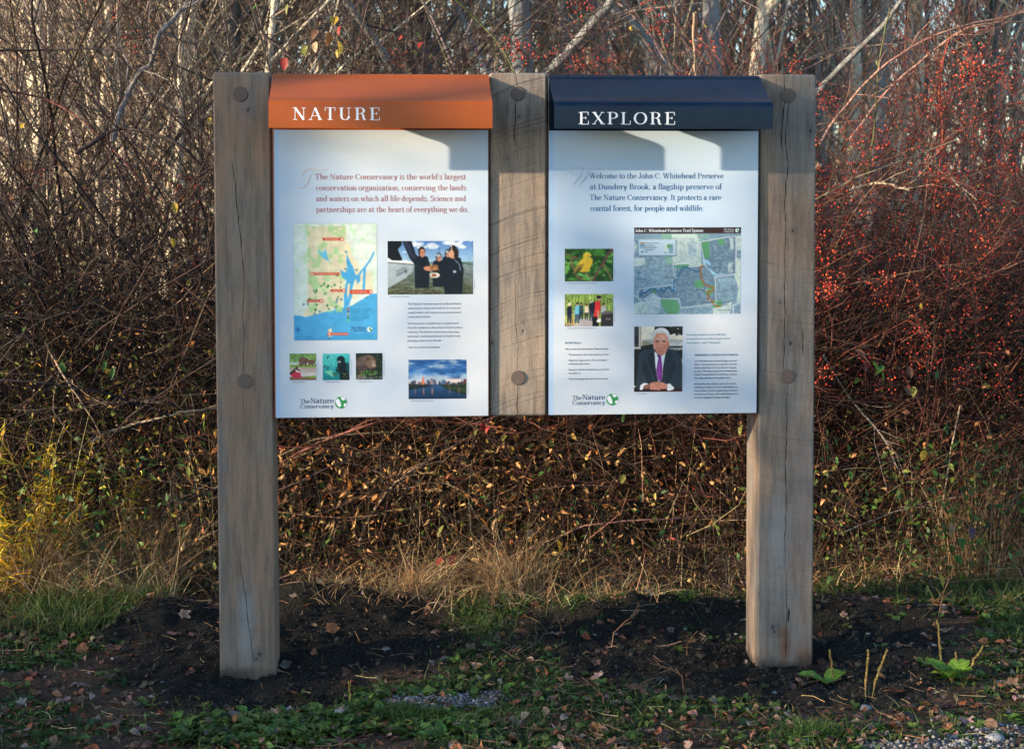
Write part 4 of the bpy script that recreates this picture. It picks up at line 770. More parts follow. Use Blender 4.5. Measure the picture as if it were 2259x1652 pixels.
for cp in [('NATURE TRAILS', .626, 1.1961, .683), ('REMEMBERING A CONSERVATION CHAMPION', 1.0968, 1.1487, 1.2569)]: small([cp], .0062, M_ink_blue, tE, 'small blue heading in capitals', serif=False)
small([('Help us protect this special place. Please remember:', .626, 1.1745, .786), ('*', .626, 1.1540, .630), ('The best way to explore this preserve is on foot.', .639, 1.1540, .786), ('*', .626, 1.1335, .630), ('Please leave dogs at home. They can disturb', .639, 1.1335, .778), ('wildlife and other hikers.', .639, 1.1205, .717), ('*', .626, 1.1000, .630), ('Staying on marked trails will help you avoid ticks', .639, 1.1000, .786), ('and poison ivy.', .639, 1.0870, .684), ('*', .626, 1.0665, .630), ('Take only photographs, leave only foot prints.', .639, 1.0665, .784)], .0054, M_dark_ink, tE, 'small list of trail rules', serif=False, tk=.15)
RL = ['John Whitehead lived on the world stage, as a naval', 'officer, investment banker, and diplomat. He led the', 'effort to rebuild New York City after 9-11. He was a', "founder of The Nature Conservancy's Rhode Island", "Chapter. He spearheaded the Conservancy's evolution", 'into a large organization with a global mission.', 'All the while, John was at our side in the land he', 'loved along the Sakonnet. From Goosewing Beach to', "Dundery Brook to Tiverton's coastal forest, he inspired", 'a community of donors, with exceptional generosity', 'and twin messages of leverage and legacy.']
RE = [1.2525, 1.2535, 1.2495, 1.2545, 1.254, 1.232, 1.2505, 1.257, 1.2555, 1.257, 1.231]; RZ = [1.1274, 1.1152, 1.1028, 1.0906, 1.0784, 1.0657, 1.0444, 1.0322, 1.0198, 1.0072, .9947]
small([(t, 1.0969, z, e) for t, z, e in zip(RL, RZ, RE)], .0056, M_dark_ink, tE, 'small block of text right of the portrait', serif=False, tk=.15)
def disc(name, cx, cz, r, y, mat, par, n=40):
    a = np.arange(n) * 2 * np.pi / n; V = [(cx + r * math.cos(t), y, cz + r * math.sin(t)) for t in a]
    return MBp(name, V, [tuple(range(n))], mat, par)
def MBp(name, V, F, mat, par):
    b = MB(); b.add(V, F); return b.build(name, mat, par)
def logo(x, zb, gx_, gz, r, par, ink, wh, sc=1., y=YT):
    cap = .0185 * sc
    ps = T('The', x, zb - .0002, cap * .82, .0345 * sc, .12, .06, y=y) + T('Nature', x + .0355 * sc, zb, cap, .0835 * sc, .13, .06, y=y) + T('Conservancy', x, zb - .0180 * sc, cap * .82, .1185 * sc, .12, .06, y=y)
    o = text_obj('logo', ps, ink, par, 'wordmark with a green leaf globe')
    # globe: disc and three white leaf shapes, each a hair proud of the one below
    a = np.arange(40) * 2 * np.pi / 40; b = MB(); b.add([(gx_ + r * math.cos(t), y, gz + r * math.sin(t)) for t in a], [tuple(range(40))], (.03, .27, .075))
    def leafp(pts, yy): b.add([(gx_ + px * r, yy, gz + pz * r) for px, pz in pts], [tuple(range(len(pts)))], (.82, .85, .85))
    leafp([(-.9, .32), (-.62, .66), (-.36, .60), (-.20, .44), (-.30, .34), (-.06, .20), (-.16, .08), (.06, -.10), (-.08, -.18), (.06, -.42), (-.02, -.66), (-.2, -.78), (-.3, -.62), (-.44, -.70), (-.54, -.44), (-.68, -.44), (-.70, -.14), (-.86, -.08)], y - .0001)
    leafp([(.16, .92), (.02, .96), (-.1, .82), (.12, .74), (.02, .60), (.22, .50), (.14, .36), (.36, .42), (.44, .30), (.56, .50), (.70, .42), (.74, .62), (.55, .80), (.36, .90)], y - .00015)
    leafp([(.42, -.36), (.62, -.16), (.76, -.22), (.92, -.02), (.96, -.24), (.82, -.54), (.64, -.72), (.46, -.62), (.52, -.48)], y - .0002)
    b.build('globe', M_print, o)
    return o
M_lg = M_logo_ink
def logo_fix(*a, **k):
    # depth limit is thing > part > sub-part: wordmark and globe both sit directly on the panel
    o = logo(*a, **k); par = o.parent
    for c in list(o.children): c.parent = par
logo_fix(-.3224, .9898, -.1775, .9912, .0215, tN, M_lg, None); logo_fix(.6532, .9930, .7985, .9929, .0215, tE, M_lg, None)
def frame_pic(p, name, a, c, par, label): return p.build(name, a[0], a[1], c[0], c[1], YP, par, label)
frame_pic(pic_state_map(), 'printed_map', (-.3423, 1.6307), (-.0467, 1.2142), tN, 'state map with blue sea and red place tags')
frame_pic(pic_divers(), 'photograph', (-.0091, 1.5672), (.2954, 1.3763), tN, 'picture of people in wetsuits standing in water by a boat')
frame_pic(pic_elephants(), 'photograph', (-.3581, 1.1678), (-.264, 1.0729), tN, 'small picture of elephants at a waterhole')
frame_pic(pic_scuba(), 'photograph', (-.241, 1.1669), (-.1465, 1.0719), tN, 'small teal picture of a diver')
frame_pic(pic_bear(), 'photograph', (-.1235, 1.1676), (-.0287, 1.0725), tN, 'small dark picture of a bear')
frame_pic(pic_city(), 'photograph', (.0638, 1.1426), (.2713, 1.0013), tN, 'picture of a city skyline over a river at dusk')
frame_pic(pic_bird(), 'photograph', (.6254, 1.5378), (.8004, 1.4205), tE, 'picture of a yellow bird among leaves')
frame_pic(pic_hikers(), 'photograph', (.6257, 1.3747), (.8008, 1.2584), tE, 'picture of people birdwatching on a boardwalk')
frame_pic(pic_trail_map(), 'printed_map', (.8762, 1.6138), (1.2649, 1.3008), tE, 'trail map with a dark title bar')
frame_pic(pic_portrait(), 'photograph', (.8775, 1.2563), (1.0538, 1.0195), tE, 'portrait of a white haired man in a dark suit and purple tie')
M_lt = flat('pale title ink', (.62, .66, .70))
YM = YP - .0004
text_obj('lettering', T('John C. Whitehead Preserve Trail System', .8795, 1.5975, .0100, .2480, .19, .10, y=YM), M_lt, tE, 'pale title in the dark bar of the trail map')
text_obj('lettering', T('The Nature', 1.202, 1.6030, .0062, .038, .12, .08, y=YM, q=3) + T('Conservancy', 1.202, 1.5962, .0055, .038, .12, .08, y=YM, q=3), M_lt, tE, 'tiny pale wordmark in the title bar')
a = np.arange(24) * 2 * np.pi / 24
def badge(cx, cz, r, y, par):
    b = MB()
    b.add([(cx + r * math.cos(t), y, cz + r * math.sin(t)) for t in a], [tuple(range(24))], (.60, .68, .66)); b.add([(cx + r * u, y - .0001, cz + r * v) for u, v in ((-.1, .9), (.3, .85), (.3, .2), (.9, -.1), (.7, -.7), (.2, -.9), (.1, -.2), (-.3, .1))], [tuple(range(8))], (.03, .30, .12)); b.build('globe', M_print, par)
badge(1.2515, 1.6030, .0075, YM, tE); badge(-.0735, 1.2525, .0095, YM, tN)
text_obj('lettering', T('The Nature', -.141, 1.2545, .0090, .053, .14, .08, y=YM, q=3) + T('Conservancy', -.141, 1.2460, .0078, .053, .14, .08, y=YM, q=3), M_ink_blue, tN, 'small wordmark on the sea of the state map')
# upright picture credits beside each photograph: dashes of tiny grey print
for x, z0, z1 in ((.2995, 1.3960, 1.4270), (-.2595, 1.0900, 1.1430), (-.1420, 1.0900, 1.1430), (-.0242, 1.0920, 1.1450), (.2760, 1.0180, 1.0580), (.8045, 1.4380, 1.4640), (.8045, 1.2760, 1.3300), (1.0590, 1.0380, 1.1080)):
    z = z0; b = MB()
    while z < z1: L = rng.uniform(.0012, .003); b.add([(x, YT, z), (x + .0020, YT, z), (x + .0020, YT, z + L), (x, YT, z + L)], [(0, 1, 2, 3)], (.34, .36, .42)); z += L + .0008
    b.build('picture_credit', M_print, tN if x < .4 else tE)['kind'] = 'stuff'
TREE_TABLE=[(-3.32, 9, 0.032, 0.02, 'pale'), (-3.72, 12, 0.029, 0.1, 'pale'), (-2.42, 7, 0.039, 0.03, 'pale'), (-3.31, 13, 0.031, -0.05, 'pale'), (-2.46, 9, 0.028, 0.0, 'pale'), (-2.55, 11, 0.037, -0.1, 'pale'), (-1.91, 8, 0.038, 0.22, 'pale'), (-1.65, 7.5, 0.04, 0.2, 'pale'), (-2.0, 12, 0.034, -0.12, 'pale'), (-1.01, 5, 0.062, 0.02, 'dark'), (-1.32, 10, 0.03, -0.1, 'pale'), (-1.02, 8, 0.038, 0.12, 'pale'), (-0.82, 8, 0.049, -0.04, 'pale'), (-0.76, 12, 0.039, 0.1, 'pale'), (-0.27, 7.5, 0.055, 0.0, 'pale'), (-0.1, 10, 0.043, -0.15, 'grey'), (0.06, 8, 0.053, 0.05, 'grey'), (0.26, 5.5, 0.078, 0.0, 'dark'), (0.49, 8, 0.03, -0.02, 'pale'), (0.67, 7.5, 0.04, 0.05, 'pale'), (1.03, 11, 0.032, -0.14, 'pale'), (0.84, 4.6, 0.095, 0.0, 'grey'), (1.51, 9, 0.045, 0.06, 'pale'), (2.07, 12, 0.034, -0.1, 'pale'), (1.53, 6, 0.081, 0.0, 'grey'), (2.58, 11, 0.041, 0.03, 'grey'), (3.1, 13, 0.036, -0.05, 'pale'), (2.09, 5, 0.089, 0.0, 'grey'), (3.42, 11, 0.041, 0.1, 'pale'), (2.48, 5.5, 0.068, 0.16, 'bright'), (3.03, 7, 0.049, -0.1, 'grey'), (3.89, 10, 0.043, 0.12, 'pale'), (4.36, 11, 0.051, -0.06, 'grey'), (3.48, 6.5, 0.057, -0.05, 'bright'), (3.59, 6.2, 0.056, 0.22, 'grey'), (4.31, 8, 0.053, 0.05, 'pale'), (5.82, 12, 0.044, 0.1, 'grey'), (5.35, 10, 0.043, 0.3, 'pale'), (6.62, 13, 0.036, 0.0, 'pale'), (6.53, 12, 0.039, -0.06, 'grey'), (5.58, 9, 0.045, 0.03, 'pale'), (6.1, 10, 0.052, 0.0, 'grey')]
CANE_TABLE=[('limb', 'thick grey limb climbing right through the tangle left of the sign', 'grey', 0.014, [[-1.258, 1.75, 1.958], [-1.188, 1.809, 2.195], [-1.072, 1.735, 2.338], [-1.025, 1.694, 2.45], [-0.889, 1.78, 2.606], [-0.763, 1.798, 2.725]]), ('arch', 'dark arching branch bending down to the left post', 'dark', 0.011, [[-1.408, 1.7, 1.905], [-1.245, 1.759, 2.013], [-1.114, 1.685, 2.009], [-0.937, 1.644, 1.939], [-0.808, 1.73, 1.782], [-0.729, 1.748, 1.595]]), ('cane', 'long reddish cane sloping down across the upper left tangle', 'red', 0.006, [[-1.766, 1.8, 2.196], [-1.569, 1.859, 2.152], [-1.383, 1.785, 2.042], [-1.169, 1.744, 1.828], [-0.971, 1.83, 1.514]]), ('cane', 'dark cane running level near the top left corner', 'dark', 0.006, [[-1.786, 1.9, 2.378], [-1.566, 1.959, 2.387], [-1.281, 1.885, 2.383], [-1.004, 1.844, 2.319], [-0.825, 1.93, 2.247]]), ('cane', 'sunlit pale cane slanting down at the left edge of the bramble', 'tan', 0.005, [[-1.498, 1.4, 1.085], [-1.483, 1.459, 1.017], [-1.41, 1.385, 0.922], [-1.309, 1.344, 0.781], [-1.227, 1.43, 0.591]]), ('arch', 'short dark arched twig left of the left post', 'dark', 0.006, [[-1.273, 1.45, 0.783], [-1.182, 1.509, 0.8], [-1.09, 1.435, 0.813], [-0.979, 1.394, 0.808], [-0.9, 1.48, 0.76]]), ('stick', 'straight bleached stick pointing at the left post', 'straw', 0.007, [[-1.31, 1.4, 0.642], [-1.208, 1.459, 0.688], [-1.053, 1.385, 0.737], [-0.883, 1.344, 0.778], [-0.761, 1.43, 0.78]]), ('cane', 'thin reddish cane bending down left of the left post', 'red', 0.005, [[-1.084, 1.4, 0.549], [-1.16, 1.459, 0.414], [-1.204, 1.385, 0.335], [-1.236, 1.344, 0.231]]), ('arch', 'long reddish arch just beneath the orange board', 'red', 0.008, [[-0.498, 1.35, 0.518], [-0.429, 1.409, 0.569], [-0.244, 1.335, 0.664], [-0.085, 1.294, 0.721], [0.051, 1.38, 0.724], [0.348, 1.398, 0.707], [0.55, 1.308, 0.684]]), ('branch', 'pale forked branch leaning right below the orange board', 'tan', 0.007, [[-0.145, 1.4, 0.145], [-0.112, 1.459, 0.254], [-0.02, 1.385, 0.401], [0.061, 1.344, 0.487], [0.224, 1.43, 0.57], [0.388, 1.448, 0.665]]), ('twig', 'dark crossing twig beneath the orange board', 'dark', 0.006, [[-0.405, 1.38, 0.57], [-0.258, 1.439, 0.54], [-0.124, 1.365, 0.528], [0.025, 1.324, 0.471]]), ('twig', 'bleached crooked twig under the middle timber', 'straw', 0.005, [[0.082, 1.4, 0.456], [0.159, 1.459, 0.431], [0.252, 1.385, 0.44], [0.345, 1.344, 0.396]]), ('cane', 'sunlit pink cane sweeping up to the top right corner', 'rose', 0.007, [[1.968, 1.6, 1.946], [2.072, 1.659, 2.086], [2.239, 1.585, 2.288], [2.503, 1.544, 2.452], [2.934, 1.63, 2.56], [3.144, 1.648, 2.603]]), ('cane', 'second pink cane running just under the sunlit sweeping one', 'rose', 0.007, [[2.135, 1.7, 1.969], [2.332, 1.759, 2.2], [2.551, 1.685, 2.405], [2.718, 1.644, 2.501], [3.015, 1.73, 2.531]]), ('cane', 'red cane rising to the right edge among the berries', 'red', 0.006, [[2.443, 1.55, 1.839], [2.651, 1.609, 2.026], [2.784, 1.535, 2.122], [2.969, 1.494, 2.14]]), ('stick', 'bleached bent stick among the red berries', 'straw', 0.008, [[2.054, 1.4, 1.732], [2.158, 1.459, 1.765], [2.224, 1.385, 1.767], [2.31, 1.344, 1.74]]), ('stick', 'short bleached stick slanting down among the red berries', 'straw', 0.006, [[2.423, 1.4, 1.876], [2.543, 1.459, 1.79], [2.636, 1.385, 1.694]]), ('cane', 'upright scarlet stem right of the right post', 'bright', 0.005, [[2.535, 1.7, 1.63], [2.601, 1.759, 1.991], [2.553, 1.685, 2.227], [2.587, 1.644, 2.441]]), ('cane', 'upright greenish stem right of the right post', 'green', 0.005, [[2.203, 1.65, 1.79], [2.258, 1.709, 2.029], [2.253, 1.635, 2.321], [2.289, 1.594, 2.572]]), ('cane', 'dark cane crossing above the middle timber', 'dark', 0.005, [[0.437, 1.6, 2.29], [0.518, 1.659, 2.411], [0.725, 1.585, 2.597]]), ('cane', 'dark slanting cane above the blue hood', 'dark', 0.005, [[1.229, 1.7, 2.653], [1.36, 1.759, 2.444], [1.427, 1.685, 2.281], [1.46, 1.644, 2.103]]), ('cane', 'dark cane slanting down behind the orange hood', 'dark', 0.006, [[-0.678, 1.7, 2.599], [-0.568, 1.759, 2.451], [-0.41, 1.685, 2.311], [-0.256, 1.644, 2.155]]), ('arch', 'dark arched branch above the orange hood', 'dark', 0.006, [[-0.102, 1.7, 2.488], [0.093, 1.759, 2.436], [0.266, 1.685, 2.276], [0.381, 1.644, 2.119]]), ('cane', 'olive cane slanting down behind the middle timber', 'green', 0.006, [[0.285, 1.65, 2.62], [0.423, 1.709, 2.492], [0.516, 1.635, 2.37], [0.61, 1.594, 2.175]]), ('stem', 'straight dead stem standing behind the blue hood', 'tan', 0.008, [[1.368, 1.5, 2.536], [1.375, 1.559, 2.408], [1.37, 1.485, 2.249], [1.372, 1.444, 2.018]]), ('cane', 'grey stem slanting down in the shade right of the right post', 'grey', 0.005, [[1.931, 1.35, 1.008], [2.066, 1.409, 0.808], [2.193, 1.335, 0.643], [2.27, 1.294, 0.476]]), ('stem', 'pale straight stem in the shade near the right edge', 'straw', 0.004, [[2.541, 1.3, 0.779], [2.516, 1.359, 0.519], [2.454, 1.285, 0.282]]), ('twig', 'grey twig lying nearly level in the shade near the right edge', 'grey', 0.004, [[2.016, 1.35, 0.198], [2.327, 1.409, 0.298], [2.578, 1.335, 0.368]])]
LEAF_TOP=[([-0.24, 1.5, 2.506], 0.062, 'yellow'), ([-0.27, 1.535, 2.443], 0.067, 'orange'), ([-0.23, 1.465, 2.4], 0.071, 'yellow'), ([-0.212, 1.501, 2.468], 0.052, 'red'), ([-0.317, 1.534, 2.452], 0.062, 'brown'), ([-0.37, 1.465, 2.374], 0.057, 'olive'), ([-0.325, 1.501, 2.396], 0.052, 'tan'), ([-0.462, 1.534, 2.329], 0.062, 'red'), ([-0.444, 1.464, 2.557], 0.052, 'olive'), ([-0.577, 1.502, 2.556], 0.048, 'green'), ([0.147, 1.533, 2.398], 0.048, 'red'), ([0.117, 1.464, 2.439], 0.047, 'olive'), ([0.099, 1.503, 2.361], 0.043, 'olive'), ([-0.223, 1.533, 2.368], 0.043, 'yellow')]
LEAF_MID=[([-1.123, 1.22, 0.431], 0.051, 'brown'), ([-0.9, 1.255, 0.523], 0.078, 'brown'), ([-0.864, 1.185, 0.571], 0.059, 'olive'), ([-0.795, 1.221, 0.758], 0.051, 'green'), ([-1.22, 1.254, 1.014], 0.051, 'green'), ([-1.173, 1.185, 0.994], 0.055, 'green'), ([-1.403, 1.221, 1.006], 0.046, 'green'), ([-0.92, 1.254, 1.689], 0.046, 'yellow'), ([-0.92, 1.184, 1.54], 0.041, 'yellow'), ([-1.54, 1.222, 2.023], 0.037, 'yellow'), ([0.397, 1.253, 0.731], 0.046, 'red'), ([0.426, 1.184, 0.726], 0.037, 'red'), ([0.497, 1.223, 0.679], 0.037, 'olive'), ([0.518, 1.253, 0.627], 0.042, 'yellow'), ([-0.185, 1.184, 0.508], 0.059, 'orange'), ([0.386, 1.223, 0.316], 0.046, 'orange'), ([0.462, 1.253, 0.309], 0.06, 'tan'), ([0.227, 1.184, 0.298], 0.059, 'olive'), ([0.265, 1.224, 0.158], 0.055, 'red'), ([0.219, 1.252, 0.143], 0.051, 'red'), ([0.282, 1.183, 0.111], 0.046, 'brown'), ([1.539, 1.225, 0.714], 0.051, 'olive'), ([0.724, 1.252, 0.211], 0.06, 'yellow'), ([0.652, 1.183, 0.198], 0.05, 'green'), ([1.372, 1.225, 0.197], 0.06, 'olive'), ([0.611, 1.252, 0.26], 0.046, 'tan'), ([0.661, 1.183, 0.525], 0.037, 'green'), ([1.012, 1.226, 0.503], 0.046, 'olive')]
LEAF_RIGHT=[([2.338, 1.15, 0.604], 0.055, 'yellow'), ([2.029, 1.185, 1.043], 0.059, 'brown'), ([2.048, 1.115, 0.994], 0.05, 'darkred'), ([2.096, 1.151, 1.0], 0.068, 'green'), ([2.154, 1.184, 0.977], 0.069, 'green'), ([2.124, 1.115, 0.957], 0.054, 'green'), ([2.24, 1.151, 0.886], 0.05, 'brown'), ([2.288, 1.184, 0.882], 0.05, 'olive'), ([2.37, 1.114, 0.955], 0.054, 'green'), ([1.94, 1.152, 0.542], 0.036, 'olive'), ([1.938, 1.183, 0.659], 0.037, 'green'), ([1.976, 1.114, 0.641], 0.05, 'green'), ([2.335, 0.95, 0.103], 0.057, 'yellow'), ([2.289, 0.95, 0.058], 0.049, 'olive'), ([2.411, 0.95, 0.037], 0.044, 'green'), ([2.507, 1.153, 0.213], 0.059, 'green'), ([2.489, 1.183, 0.131], 0.055, 'green'), ([2.407, 1.114, 0.261], 0.05, 'green'), ([2.458, 1.154, 0.28], 0.059, 'tan'), ([2.565, 1.182, 0.254], 0.055, 'plum'), ([2.579, 1.113, 0.221], 0.045, 'green'), ([2.259, 1.155, 0.97], 0.05, 'brown'), ([2.44, 1.182, 0.189], 0.05, 'green'), ([2.243, 0.95, 0.003], 0.044, 'green'), ([2.169, 0.95, 0.023], 0.049, 'green'), ([1.837, 0.95, -0.127], 0.053, 'yellow')]
FALLEN=[(-0.183, -0.429, 0.063, 'large buff fallen leaf, curled, in the weeds right of the left post'), (-0.521, -0.45, 0.055, 'grey brown oak leaf lying in the soil below the left post'), (-0.137, 0.097, 0.048, 'reddish fallen leaf on the dark mound'), (-0.237, 0.516, 0.056, 'orange brown leaf lying on edge on the dark mound'), (-0.347, 0.718, 0.04, 'small russet leaf near the top of the dark mound'), (-0.394, -0.459, 0.04, 'small brown leaf standing beside the foot of the left post'), (-1.161, 0.313, 0.054, 'orange leaf at the left edge of the dark soil'), (-1.323, 0.412, 0.051, 'tan leaf in the grass at the far left'), (-1.117, -0.291, 0.057, 'pinkish leaf on shaded litter at the left'), (-1.249, -0.305, 0.045, 'pale leaf at the left edge of the picture'), (-0.899, -0.619, 0.061, 'red brown leaf near the bottom left'), (-0.928, -0.8, 0.045, 'rust leaf cut by the bottom edge at the left'), (-0.806, -0.605, 0.054, 'dull purple leaf near the bottom left'), (-0.841, 0.467, 0.043, 'salmon leaf on the soil left of the left post'), (-0.767, 0.462, 0.043, 'brown leaf on the soil close to the left post'), (-0.823, 0.654, 0.053, 'buff leaf standing up behind the left post'), (0.308, 0.065, 0.048, 'tan leaf in the weeds right of the gravel'), (0.566, -0.268, 0.053, 'dark red leaf right of the gravel patch'), (0.416, -0.379, 0.048, 'orange leaf beside the gravel patch'), (0.242, -0.681, 0.053, 'dark brown curled leaf below the gravel patch'), (0.367, -0.559, 0.065, 'long brown curled leaf in the middle foreground'), (0.193, -0.882, 0.047, 'orange square leaf at the bottom edge'), (0.744, 0.033, 0.04, 'plum coloured leaf standing on the dark soil'), (0.587, -0.748, 0.063, 'large grey brown leaf in the middle foreground'), (0.523, -0.701, 0.042, 'rust leaf beside the large grey brown one'), (0.704, -0.798, 0.052, 'brown leaf near the bottom centre'), (0.852, -0.809, 0.058, 'crumpled dark brown leaf near the bottom edge'), (1.75, -0.354, 0.067, 'big orange brown leaf left of the stalks at the right'), (1.473, -0.728, 0.059, 'brown curled leaf below the flat stone'), (1.479, -0.834, 0.065, 'long tan curled leaf in the right foreground'), (1.757, -0.523, 0.051, 'rust red leaf under the broad plantain'), (1.828, -0.575, 0.065, 'large red brown leaf in the right foreground'), (1.939, -0.489, 0.047, 'bright russet leaf beside the rosette'), (1.952, -0.719, 0.045, 'brown leaf near the right edge'), (1.675, -0.869, 0.051, 'faded brown leaf near the gravel at the right'), (1.694, -0.633, 0.053, 'orange leaf in the right litter'), (1.179, -0.663, 0.046, 'buff leaf lying below the right post'), (1.11, -0.723, 0.038, 'orange leaf lying below the right post'), (1.485, -0.182, 0.042, 'pinkish leaf on the soil right of the right post'), (1.447, -0.179, 0.031, 'tiny buff leaf in front of the right post'), (2.178, -0.31, 0.053, 'brown leaf at the right edge'), (1.763, -0.976, 0.047, 'dark leaf at the bottom right')]
# ---------------------------------------------------------------- plants
def hgt(x, y): return height(np.asarray(x, float), np.asarray(y, float))
def grow(base, D, L, K, sig=.12, grav=.05, zmin=.03, up=0.):
    """wandering stems: base (N,3), D (N,3) initial direction, L (N,) length -> (N,K,3)"""
    N = len(base); D = D / np.linalg.norm(D, axis=1, keepdims=True); P = np.zeros((N, K, 3)); P[:, 0] = base
    for k in range(1, K):
        D = D + rng.normal(0, sig, (N, 3)); D[:, 2] += up - grav; D /= np.linalg.norm(D, axis=1, keepdims=True)
        P[:, k] = P[:, k - 1] + D * (L / (K - 1))[:, None]
        lo = P[:, k, 2] < zmin; P[lo, k, 2] = zmin + rng.uniform(0, .03, lo.sum()); D[lo, 2] = np.abs(D[lo, 2]) * .3
    return P
def off_paths(P, n, t0=.1, t1=1.):
    """random points and tangents along paths"""
    N, K, _ = P.shape; i = rng.integers(0, N, n); t = rng.uniform(t0, t1, n) * (K - 1); k = np.clip(t.astype(int), 0, K - 2); f = (t - k)[:, None]
    return P[i, k] * (1 - f) + P[i, k + 1] * f, P[i, k + 1] - P[i, k], i
def rdir(n, z=0.): d = rng.normal(size=(n, 3)); d[:, 2] += z; return d / np.linalg.norm(d, axis=1, keepdims=True)
def taper(N, K, r, tip=.35): return r[:, None] * np.linspace(1, tip, K)[None, :]
CANE = np.array([[.060, .026, .018], [.040, .026, .018], [.10, .034, .022], [.12, .078, .052], [.030, .020, .015], [.20, .135, .09]])
def ico():
    t = (1 + 5 ** .5) / 2; v = np.array([(-1, t, 0), (1, t, 0), (-1, -t, 0), (1, -t, 0), (0, -1, t), (0, 1, t), (0, -1, -t), (0, 1, -t), (t, 0, -1), (t, 0, 1), (-t, 0, -1), (-t, 0, 1)], float)
    f = np.array([(0, 11, 5), (0, 5, 1), (0, 1, 7), (0, 7, 10), (0, 10, 11), (1, 5, 9), (5, 11, 4), (11, 10, 2), (10, 7, 6), (7, 1, 8), (3, 9, 4), (3, 4, 2), (3, 2, 6), (3, 6, 8), (3, 8, 9), (4, 9, 5), (2, 4, 11), (6, 2, 10), (8, 6, 7), (9, 8, 1)])
    return v / np.linalg.norm(v[0]), f
ICV, ICF = ico()
def lumps(P, R, C, squash=1., jit=.25):
    N = len(P); V = ICV[None] * (1 + rng.normal(0, jit, (N, 12, 1))) * R[:, None, None]; V = V * np.array([1, 1, squash]); a = rng.uniform(0, 6.28, N); c, s = np.cos(a)[:, None], np.sin(a)[:, None]
    V = np.stack([V[..., 0] * c - V[..., 1] * s, V[..., 0] * s + V[..., 1] * c, V[..., 2]], -1) + P[:, None]
    return V.reshape(-1, 3), (ICF[None] + np.arange(N)[:, None, None] * 12).reshape(-1, 3), np.repeat(C, 12, 0)
def stuffpart(o): o['kind'] = 'stuff'; return o

LEAFC = {'yellow': (.62, .40, .045), 'orange': (.52, .19, .03), 'red': (.38, .05, .035), 'brown': (.20, .10, .055), 'olive': (.22, .22, .045), 'tan': (.42, .29, .16), 'green': (.07, .16, .03), 'darkred': (.12, .03, .03), 'plum': (.13, .08, .12)}
# ---- the tangle of rose and bramble behind the sign, bush by bush
def bush(label, x0, x1, y0, y1, ncane, Lr, tilt, pal, ntw, berries=0, leafn=0, leafc=('olive', 'yellow'), bz=(1.4, 2.7), drift=0., rad=(.0025, .006), ymin=1.15, cat='bushes of the thicket behind the sign'):
    e = empty('rose_bush', ((x0 + x1) / 2, (y0 + y1) / 2, 0), label, 'bush', cat)
    bx = rng.uniform(x0, x1, ncane); by = rng.uniform(y0, y1, ncane); bz0 = rng.uniform(0, .5, ncane) ** 2
    az = rng.uniform(0, 2 * np.pi, ncane); ti = np.radians(rng.uniform(*tilt, ncane))
    D = np.stack([np.cos(az) * np.sin(ti) + drift, np.sin(az) * np.sin(ti) * .6, np.cos(ti)], 1)
    L = rng.uniform(*Lr, ncane); K = 13
    P = grow(np.stack([bx, by, bz0], 1), D, L, K, .10, .075); P[..., 1] = np.maximum(P[..., 1], ymin + rng.uniform(0, .5, (ncane, 1)))
    rd = rng.uniform(*rad, ncane) * rng.choice([1, 1, 1, 1.6], ncane)
    C = vary(pal, ncane, .3, .1)
    v, f, c = tubes(P, taper(ncane, K, rd, .35), 3, C)
    stuffpart(mesh_np('canes', v, f, M_twig, c, True, e))
    b, t, i = off_paths(P, ntw, .15, 1.); b = b[:, :]; D2 = t / (np.linalg.norm(t, axis=1, keepdims=True) + 1e-9) + rdir(ntw) * .9 + np.array([0, 0, .15])
    L2 = rng.uniform(.15, .75, ntw); P2 = grow(b, D2, L2, 5, .20, .03)
    v, f, c = tubes(P2, taper(ntw, 5, rng.uniform(.0011, .0026, ntw), .45), 3, vary(pal, ntw, .35, .12))
    n3 = int(ntw * 1.1); b3, t3, _ = off_paths(P2, n3, .1, 1.); P3 = grow(b3, t3 / (np.linalg.norm(t3, axis=1, keepdims=True) + 1e-9) + rdir(n3), rng.uniform(.05, .22, n3), 3, .2, 0.)
    w = tubes(P3, taper(n3, 3, rng.uniform(.0008, .0016, n3), .5), 3, vary(pal, n3, .35, .12))
    V, Fs, Cc = join_np([(v, f, c), w]); stuffpart(mesh_np('twigs', V, Fs, M_twig, Cc, True, e))
    if berries:
        nb = berries; cl, _, _ = off_paths(P2, max(1, nb // 9), .5, 1.); ok = (cl[:, 2] > bz[0]) & (cl[:, 2] < bz[1]); cl = cl[ok]
        idx = rng.integers(0, len(cl), nb); bp = cl[idx] + rng.normal(0, .038, (nb, 3))
        o = lumps(bp, rng.uniform(.0036, .0058, nb), vary(np.array([[.56, .05, .022], [.38, .022, .018], [.62, .10, .03]]), nb, .2, .1), 1.1, .05)
        stuffpart(mesh_np('berries', o[0], o[1], M_berry, o[2], True, e))
        st = np.stack([cl[idx], (cl[idx] + bp) / 2 + rng.normal(0, .004, (nb, 3)), bp], 1); v, f, c = tubes(st, np.full((nb, 3), .0007), 3, vary(pal, nb, .3, .1)); stuffpart(mesh_np('stalks', v, f, M_twig, c, False, e))
    if leafn:
        b, t, _ = off_paths(P2, leafn, .2, 1.); lc = np.array([LEAFC[k] for k in leafc]); v, f, c = leaves(b, rdir(leafn, -.5), rdir(leafn), rng.uniform(.012, .038, leafn), rng.uniform(.008, .02, leafn), vary(lc, leafn, .3, .1))
        stuffpart(mesh_np('leaves', v, f, M_leaf, c, False, e))
    return e
dark = np.array([[.030, .014, .010], [.018, .012, .010], [.045, .018, .012], [.07, .045, .03], [.016, .012, .011], [.034, .018, .011]]); red = np.array([[.13, .036, .022], [.17, .05, .03], [.09, .03, .02], [.22, .11, .07], [.06, .03, .02]]); mixd = CANE
